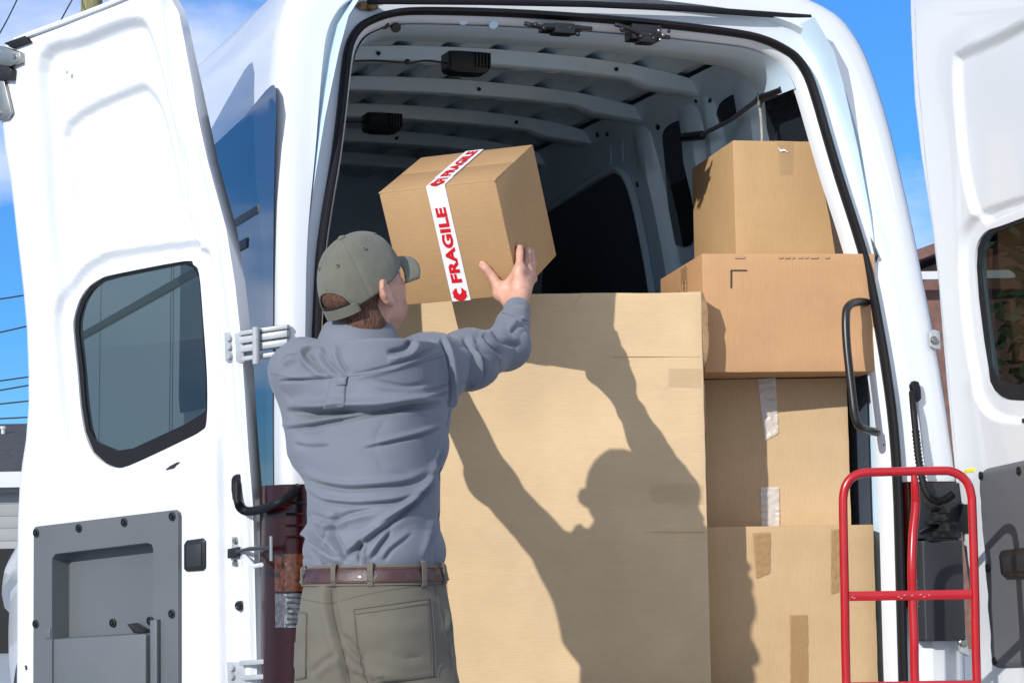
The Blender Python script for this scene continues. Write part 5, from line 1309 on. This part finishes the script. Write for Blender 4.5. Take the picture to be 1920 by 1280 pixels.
fine = np.array([max(0, 1 - 2.6 * abs(mnoise.noise(Vector((p[0] * 7 + p[2] * 4, p[1] * 5, p[2] * 9 - p[0] * 5 + 3))))) ** 3 * max(0, .5 + mnoise.noise(Vector((p[0] * 5, p[1] * 5, p[2] * 5 + 9)))) for p in V])
V = V + n * (disp + .0026 * nz - .0045 * fine)[:, None]
shirt = mesh_obj('shirt', V, F, 'shirt', person, pof)
bv = BVHTree.FromPolygons([Vector(p) for p in V], [tuple(int(i) for i in f) for f in F])
def cast(bvh, x, y, lift):
    D = ray(x, y); D = D / np.linalg.norm(D); h = bvh.ray_cast(Vector(CAM), Vector(D))
    if h[0] is None: return None
    nn = np.array(h[1]); nn = nn if nn @ D < 0 else -nn
    return np.array(h[0]) + nn * lift
def seam(bvh, pts, r, nm, m, parent, lift=.0004, n_=6):
    q = [cast(bvh, p[0], p[1], lift) for p in smooth_curve([np.array(p, float) for p in pts], n_)]; q = [p for p in q if p is not None]
    if len(q) > 1: return MB().tube(q, r, 5).build(nm, m, parent, off=pof)
def patch(bvh, quad, nm, m, parent, lift=.003, nx=14, ny=14, bulge=0.0):
    q = [np.array(p, float) for p in quad]; G = []
    for j in range(ny + 1):
        for i in range(nx + 1):
            s, r = i / nx, j / ny; p = (q[0] * (1 - s) + q[1] * s) * (1 - r) + (q[3] * (1 - s) + q[2] * s) * r
            G.append(cast(bvh, p[0], p[1], lift + bulge * math.sin(math.pi * s) * math.sin(math.pi * r)))
    Fq = [(j * (nx + 1) + i, j * (nx + 1) + i + 1, (j + 1) * (nx + 1) + i + 1, (j + 1) * (nx + 1) + i) for j in range(ny) for i in range(nx)]
    Fq = [f for f in Fq if all(G[k] is not None for k in f)]; G = [np.zeros(3) if g is None else g for g in G]
    use = sorted({k for f in Fq for k in f}); mp_ = {k: i for i, k in enumerate(use)}
    o = MB().add([G[k] for k in use], [tuple(mp_[k] for k in f) for f in Fq]).build(nm, m, parent, off=pof)
    md = o.modifiers.new('t', 'SOLIDIFY'); md.thickness = lift * 1.6; md.offset = -1
    dg = bpy.context.evaluated_depsgraph_get(); dg.update(); me = bpy.data.meshes.new_from_object(o.evaluated_get(dg)); o.modifiers.clear(); o.data = me
    return o
seam(bv, [(508, 700), (550, 708), (600, 708), (650, 706), (700, 700), (760, 688), (830, 668)], .0008, 'yoke_seam', 'seam', shirt)
seam(bv, [(826, 634), (841, 680), (846, 725), (843, 765), (838, 800)], .0008, 'armhole_seam', 'seam', shirt)
seam(bv, [(942, 586), (960, 592), (988, 602)], .0012, 'cuff_seam', 'seam', shirt)
lp = patch(bv, [(622, 708), (650, 706), (646, 764), (606, 768)], 'locker_pleat', 'shirt', shirt, .0025, 10, 14, .006)
patch(bv, [(634, 707), (653, 705), (650, 722), (632, 724)], 'locker_loop', 'shirt', shirt, .007, 6, 6, .003)
# collar: a folded band round the neck
rows_ = []
cc = np.array([C7[0] + .012, C7[1] + .026, W(662, 617, PY + .07)[2]])
for k in range(49):
    t = k / 48; a = math.radians(-255 + 330 * t) ; fa = math.radians(-90)
    ang = math.radians(-90 - 150 + 300 * t)                       # -90 = straight at the camera
    bk = (1 - math.cos(ang - math.radians(-90) )) / 2              # 0 at the back, 1 at the front
    dx, dy = math.cos(ang), math.sin(ang)
    tilt = -.055 * bk
    row = []
    for rr_, zz in ((.070, -.02), (.070, .026), (.074, .031), (.080, .028), (.096, -.010), (.104, -.034), (.102, -.036), (.080, -.030)):
        row.append(cc + np.array([dx * rr_ * 1.10, dy * rr_ * 1.08, zz + tilt + .004 * mnoise.noise(Vector((t * 6, zz * 40, 2)))]))
    rows_.append(row)
MB().loft(rows_, True, True).build('collar', 'shirt', shirt, off=pof, angle=60)

# ---- trousers
S = SDF((-.75, 5.05, .05), (.20, 5.75, 1.08), .0055)
zt = Z_(1062)
S.column(pz[::-1], px_[::-1], [r[2] for r in prow[::-1]], [r[3] for r in prow[::-1]], [r[4] for r in prow[::-1]], [r[5] for r in prow[::-1]], .03)
for h0, k0, a0_ in legs:
    S.chain([h0, h0 * .5 + k0 * .5, k0, k0 * .5 + a0_ * .5, a0_], [.112, .098, .080, .070, .068], .03)
S.ell((hipc + [0, 0, -.30]), (.010, .2, .20), np.stack([HLF, np.cross([0, 0, 1], HLF), [0, 0, 1]]), .02, 'sub')
V, F = S.mesh(); V = relax(V, F, 3, .4); n = vnormals(V, F); P2 = proj(V); facing = ((n * (V - CAM)).sum(1) < 0); disp = np.zeros(len(V))
fold([(622, 1090), (622, 1130), (632, 1180), (645, 1230), (660, 1300)], 9, 9 * mm_, .5, 1, .15)
fold([(640, 1185), (662, 1215), (690, 1235)], 8, 6 * mm_, .7, 1); fold([(640, 1215), (668, 1245), (700, 1262)], 7, 5 * mm_, .7, 1); fold([(635, 1225), (605, 1240), (580, 1265)], 7, 5 * mm_, .7, -1)
fold([(655, 1255), (700, 1275), (760, 1280)], 7, 5 * mm_, .7, -1); fold([(850, 1130), (845, 1165), (840, 1185)], 4, 5 * mm_, .6, 1)
fold([(840, 1120), (850, 1170), (850, 1230)], 6, 4 * mm_, .7, 1)
fold([(690, 1150), (740, 1165), (790, 1160)], 8, 2 * mm_, .7, 1); fold([(690, 1210), (750, 1232), (805, 1228)], 8, 3 * mm_, .7, 1)
nz = np.array([mnoise.noise(Vector((p[0] * 9, p[1] * 9, p[2] * 9))) + .5 * mnoise.noise(Vector((p[0] * 24, p[1] * 24, p[2] * 24))) for p in V])
V = V + n * (disp + .0022 * nz)[:, None]
pants = mesh_obj('trousers', V, F, 'pants', person, pof)
bp_ = BVHTree.FromPolygons([Vector(p) for p in V], [tuple(int(i) for i in f) for f in F])
# belt and loops
def waist(d, z):
    i = np.interp; zz = pz[::-1]; c = np.array([i(z, zz, px_[::-1]), i(z, zz, [r[2] for r in prow[::-1]])]); a = i(z, zz, [r[3] for r in prow[::-1]]) + d; b = i(z, zz, [r[4] for r in prow[::-1]]) + d; y = i(z, zz, [r[5] for r in prow[::-1]])
    out = []
    for t in np.linspace(0, 2 * math.pi, 73)[:-1]:
        ct, st_ = math.cos(t), math.sin(t); r = (abs(ct) ** 2.2 + abs(st_) ** 2.2) ** (-1 / 2.2); xl, yl = a * r * ct, b * r * st_
        out.append((c[0] + xl * math.cos(y) + yl * math.sin(y), c[1] - xl * math.sin(y) + yl * math.cos(y), z))
    return out
zc = Z_(1077); bw = .0175
bel = MB(); bel.loft([waist(.004, zc - bw), waist(.0075, zc - bw), waist(.009, zc - bw + .003), waist(.009, zc + bw - .003), waist(.0075, zc + bw), waist(.004, zc + bw)], True)
belt = bel.build('belt', 'belt', person, off=pof, angle=50)
for dz in (-.0135, .0135): MB().tube(waist(.0093, zc + dz) + waist(.0093, zc + dz)[:1], .0008, 5).build('belt_stitch', 'hair', belt, off=pof)
wb = MB(); wb.loft([waist(.001, zc - bw - .006), waist(.004, zc - bw - .006), waist(.004, zc + bw + .006), waist(-.003, zc + bw + .007)], True); wb.build('waistband', 'pants', pants, off=pof, angle=60)
for x, y0, y1 in ((628, 1060, 1102), (699, 1050, 1096), (797, 1052, 1102), (567, 1068, 1106), (833, 1062, 1102)):
    # loop stands off the belt
    D = ray(x, 1077); best = None
    ringp = np.array(waist(.011, zc)); pr = proj(ringp); cand = [k for k in range(len(ringp)) if ringp[k][1] < PY + .02]
    k = min(cand, key=lambda k: abs(pr[k][0] - x)); c = ringp[k]; nx_ = ringp[(k + 1) % 72] - ringp[k - 1]; nx_ /= np.linalg.norm(nx_); no = np.cross(nx_, [0, 0, 1]); no = no if no[1] < 0 else -no
    hh2 = (y1 - y0) / 2 * PY / FPX
    lo_ = MB(); prof_ = [(-hh2, -.006), (-hh2 + .004, .0), (-hh2 * .6, .002), (hh2 * .6, .002), (hh2 - .004, .0), (hh2, -.006)]
    lo_.loft([[c + nx_ * sx * .0065 + no * q + np.array([0, 0, z]) for z, q in prof_] + [c + nx_ * sx * .0065 + no * (q - .003) + np.array([0, 0, z]) for z, q in prof_[::-1]] for sx in (-1, 1)], True, True)
    lo_.build('belt_loop', 'pants', pants, off=pof)
pk1 = patch(bp_, [(664, 1143), (806, 1122), (815, 1268), (690, 1285)], 'back_pocket', 'pants', pants, .0028, 18, 18, .003)
for q in ([(664, 1143), (735, 1133), (806, 1122)], [(665, 1152), (735, 1142), (806, 1131)], [(664, 1143), (668, 1190), (678, 1250), (690, 1285)], [(806, 1122), (812, 1190), (815, 1268)], [(800, 1132), (806, 1190), (809, 1268)]): seam(bp_, q, .0007, 'pocket_stitch', 'pseam', pants, .0046)
patch(bp_, [(556, 1147), (577, 1149), (575, 1270), (552, 1275)], 'back_pocket', 'pants', pants, .0028, 8, 16, .002)
for q in ([(556, 1147), (577, 1149)], [(577, 1149), (575, 1270)]): seam(bp_, q, .0007, 'pocket_stitch', 'pseam', pants, .0046)
seam(bp_, [(620, 1104), (621, 1130), (628, 1170), (640, 1215), (655, 1275), (660, 1300)], .0009, 'seat_seam', 'pseam', pants)
seam(bp_, [(566, 1122), (590, 1127), (621, 1130), (680, 1115), (740, 1104), (800, 1097)], .0008, 'yoke_stitch', 'pseam', pants)
seam(bp_, [(815, 1098), (826, 1140), (838, 1190), (845, 1240), (852, 1300)], .0008, 'side_seam', 'pseam', pants)
seam(bp_, [(846, 1118), (853, 1150), (849, 1175), (838, 1188)], .0009, 'pocket_edge', 'pseam', pants)
for (h0, k0, a0_), nm in zip(legs, 'lr'):
    sh = MB(); c = a0_ + [0.01, .03, 0]
    dirf = np.array([math.sin(.6), math.cos(.6), 0]); dr = np.array([math.cos(.6), -math.sin(.6), 0]); rr = []
    for q, w, hgt in ((-.10, .025, .03), (-.085, .036, .07), (-.03, .038, .09), (.04, .040, .075), (.10, .048, .055), (.15, .044, .045), (.185, .022, .025)):
        rr.append([c * [1, 1, 0] + dirf * q + dr * (w * math.cos(t)) + np.array([0, 0, max(0.004, hgt * .5 + hgt * .5 * math.sin(t) * 1.15)]) for t in np.linspace(0, 2 * math.pi, 17)[:-1]])
    sh.loft(rr, True, True).build('shoe', 'shoe', person, off=pof)
# ------------------------------------------------------------------ surroundings
mb = MB(); N = 24
xs = np.linspace(-1, 1, N)
V = [(300 * np.sign(x) * abs(x) ** 2, 500 * y - 100, 0) for y in np.linspace(0, 1, N) for x in xs]
F = [(j * N + i, j * N + i + 1, (j + 1) * N + i + 1, (j + 1) * N + i) for j in range(N - 1) for i in range(N - 1)]
g = MB().add([(x, y, 0) for x, y, z in V], F).build('ground', 'concrete', None); tag(g, 'grey asphalt of the yard', 'ground', None, 'structure')
brick = mat('brown_brick', (.16, .085, .065), .85, var=.25, vscale=8, bump=.5, bscale=30)
shing = mat('grey_shingles', (.055, .057, .06), .9, var=.35, vscale=14, stretch=(1, 1, 3), bump=.5, bscale=40)
shingB = mat('brown_shingles', (.16, .085, .07), .9, var=.3, vscale=14, stretch=(1, 1, 3), bump=.5, bscale=40)
siding = mat('grey_white_siding', (.30, .31, .31), .6, var=.03)
trim = mat('white_trim', (.55, .56, .56), .5)
wood = mat('weathered_pole_wood', (.20, .19, .09), .9, var=.4, vscale=10, stretch=(6, 6, .4), bump=.6, bscale=30)
darkg = mat('dark_opening', (.008, .008, .008), .8)
def house(nm, label, x0, x1, y0, y1, ze, zr, wallm, roofm, garage=False, along='x'):
    t = thing(nm, label, 'house', ((x0 + x1) / 2, y0, 0)); o = np.array(t.location)
    MB().box((x0, y0, 0), (x1 - x0, 0, 0), (0, y1 - y0, 0), (0, 0, ze)).build('wall', wallm, t, off=o)
    e = .35; ym = (y0 + y1) / 2
    if along == 'x':
        r = MB(); r.prism([(x0 - e, y0 - e, ze - .02), (x0 - e, ym, zr), (x0 - e, y1 + e, ze - .02), (x0 - e, y1 + e, ze + .1), (x0 - e, ym, zr + .14), (x0 - e, y0 - e, ze + .1)], (x1 - x0 + 2 * e, 0, 0))
    else:
        xm = (x0 + x1) / 2; r = MB(); r.prism([(x0 - e, y0 - e, ze - .02), (xm, y0 - e, zr), (x1 + e, y0 - e, ze - .02), (x1 + e, y0 - e, ze + .1), (xm, y0 - e, zr + .14), (x0 - e, y0 - e, ze + .1)], (0, y1 - y0 + 2 * e, 0))
        MB().prism([(x0, y0, ze), (x1, y0, ze), (xm, y0, zr)], (0, .1, 0)).build('gable', wallm, t, off=o)
    rf = r.build('roof', roofm, t, off=o, smooth=False)
    MB().box((x0 - e, y0 - e - .06, ze - .12), (x1 - x0 + 2 * e, 0, 0), (0, .06, 0), (0, 0, .2 if wallm is siding else .09)).build('fascia', trim, rf, off=o)
    if garage:
        MB().box((x0 + .3, y0 - .02, 0), (x1 - x0 - .6, 0, 0), (0, .03, 0), (0, 0, ze * garage)).build('garage_opening', darkg, t, off=o)
    m = MB()
    z = ze * (garage or 0) + .1
    while z < ze - .12: m.box((x0, y0 - .012, z), (x1 - x0, 0, 0), (0, .012, 0), (0, 0, .13)); z += .16
    if wallm is siding: m.build('siding_boards', siding, t, off=o, bevel=.01)
    for wx in ((.7,) if garage else (.25, .7)):
        f = MB().box((x0 + (x1 - x0) * wx, y0 - .05, 1.0), (1.1, 0, 0), (0, .06, 0), (0, 0, 1.1)).build('window', trim, t, off=o)
        MB().box((x0 + (x1 - x0) * wx + .08, y0 - .06, 1.08), (.94, 0, 0), (0, .02, 0), (0, 0, .94)).build('pane', 'sideglass', f, off=o)
    return t
hz = lambda y, Y: W(15, y, Y)[2]
house('garage_building', 'low grey sided building with a dark shingle roof beyond the left edge of the van', W(-900, 900, 30)[0], W(140, 900, 30)[0], 30, 38, hz(898, 30), hz(812, 34), siding, shing, garage=.60)
house('brick_house', 'brown brick house with a brown roof behind the right side of the van', W(1708, 500, 26)[0], W(1708, 500, 26)[0] + 12, 26, 36, W(1740, 512, 26)[2], W(1740, 300, 31)[2], brick, shingB, along='y')
# utility pole and wires
pb = W(172, 0, 24)
up_ = thing('utility_pole', 'weathered wooden utility pole showing above the left rear door', 'utility pole', (pb[0], 24, 0)); po = np.array(up_.location)
ph = 24.0 * (1055 + 330) / FPX + 1.05
MB().tube([(pb[0], 24, 0), (pb[0], 24, ph)], [.15, .105], 14).build('pole_shaft', wood, up_, off=po)
MB().box((pb[0] - 1.1, 23.86, ph - .5), (2.2, 0, 0), (0, .1, 0), (0, 0, .12)).build('cross_arm', wood, up_, off=po)
for k in (-.95, -.4, .4, .95): MB().tube([(pb[0] + k, 23.9, ph - .38), (pb[0] + k, 23.9, ph - .22)], [.035, .05], 10).build('insulator', 'black', up_, off=po)
# thin cable and bracket near the pole top
def wire(pts, r, Y, label, g='overhead wires'):
    P = [W(x, y, d) for x, y, d in pts]; q = smooth_curve(P, 8)
    o = MB().tube(q, r, 6).build('overhead_wire', 'cable', None); tag(o, label, 'power line', g); return o
wire([(-60, 160, 22), (0, 62, 23), (32, 0, 23.5), (75, -95, 24)], .008, 0, 'steep thin wire at the top left corner, nearest the frame edge')
wire([(60, 140, 22), (122, 24, 23), (138, -5, 23.8), (165, -60, 24)], .008, 0, 'steep thin wire just left of the utility pole top')
for (ya, yb, lab) in ((562, 553, 'single wire level with the top of the left door window'), (625, 612, 'upper of the two wires beside the middle of the left door window'), (715, 707, 'first wire of the close bundle left of the door'), (733, 723, 'second wire of the close bundle left of the door'), (758, 752, 'thin wire below the bundle left of the door'), (785, 782, 'lowest wire just over the garage roof')):
    wire([(-500, ya - (yb - ya) * 8, 34), (20, (ya + yb) / 2, 34), (700, yb + (yb - ya) * 12, 34)], .012, 0, lab)
sp = W(6, 800, 33); t = thing('roof_vent', 'small pale vent pipe on the dark garage roof', 'vent', (sp[0], 33, W(6, 830, 33)[2]))
MB().tube([(0, 0, -.3), (0, 0, .20)], .03, 8).build('pipe', trim, t); MB().tube([(0, 0, .20), (0, 0, .24)], .045, 8).build('pipe_cap', trim, t)
# trees seen through the right door window
def tree(x, Y, h, w, label, seed, col):
    rnd = random.Random(seed); t = thing('leafy_tree', label, 'tree', (x, Y, 0), 0, 'trees behind the right rear door'); 
    mb = MB(); mb.tube([(0, 0, 0), (.05, .02, h * .35), (0, .05, h * .8)], [.14, .10, .03], 10)
    for k in range(9):
        a = rnd.random() * 6.28; z = h * (.15 + .07 * k); mb.tube([(0, 0, z), (math.cos(a) * w * .3, math.sin(a) * w * .3, z + .3), (math.cos(a) * w * .5, math.sin(a) * w * .5, z + .5)], [.05, .03, .01], 6)
    mb.build('trunk', mat('tree_bark', (.08, .06, .045), .9, var=.3, vscale=20), t)
    V = []; F = []
    for c in range(110):
        a = rnd.random() * 6.28; z = h * (.06 + .94 * rnd.random()); rr = w * .55 * (1 - .55 * (z / h) ** 2) * math.sqrt(rnd.random()); cx, cy = rr * math.cos(a), rr * math.sin(a); s = .16 + .2 * rnd.random()
        for k in range(42):
            p = np.array([cx + rnd.gauss(0, s), cy + rnd.gauss(0, s), z + rnd.gauss(0, s * .8)]); u = np.array([rnd.gauss(0, 1), rnd.gauss(0, 1), rnd.gauss(0, .6)]); u /= np.linalg.norm(u); q = np.cross(u, [rnd.gauss(0, 1), rnd.gauss(0, 1), rnd.gauss(0, 1)]); q /= np.linalg.norm(q) + 1e-9; L = .05 + .04 * rnd.random()
            
            if p[0] < -w * .50: continue
            i = len(V); V += [p, p + u * L + q * L * .4, p + u * L * 2, p + u * L - q * L * .4]; F.append((i, i + 1, i + 2, i + 3))
    MB().add(V, F).build('crown', mat('tree_leaves', col, .6, var=.6, vscale=3), t, smooth=False, fixn=False)
for k, (x, Y, h, w, c) in enumerate(((3.62, 12.5, 5.2, 1.9, (.05, .085, .03)), (4.3, 13.5, 6.0, 2.6, (.045, .075, .03)), (5.3, 13.0, 5.4, 2.6, (.06, .09, .03)))):
    tree(x, Y, h, w, ['slender leafy tree nearest the van, seen through the right door window', 'tallest leafy tree, in the middle of the clump past the right door', 'yellow green leafy tree at the outer end of the clump past the right door'][k], k + 11, c)
# a parked car's flank at the far left belongs to the van nose; nothing else stands there
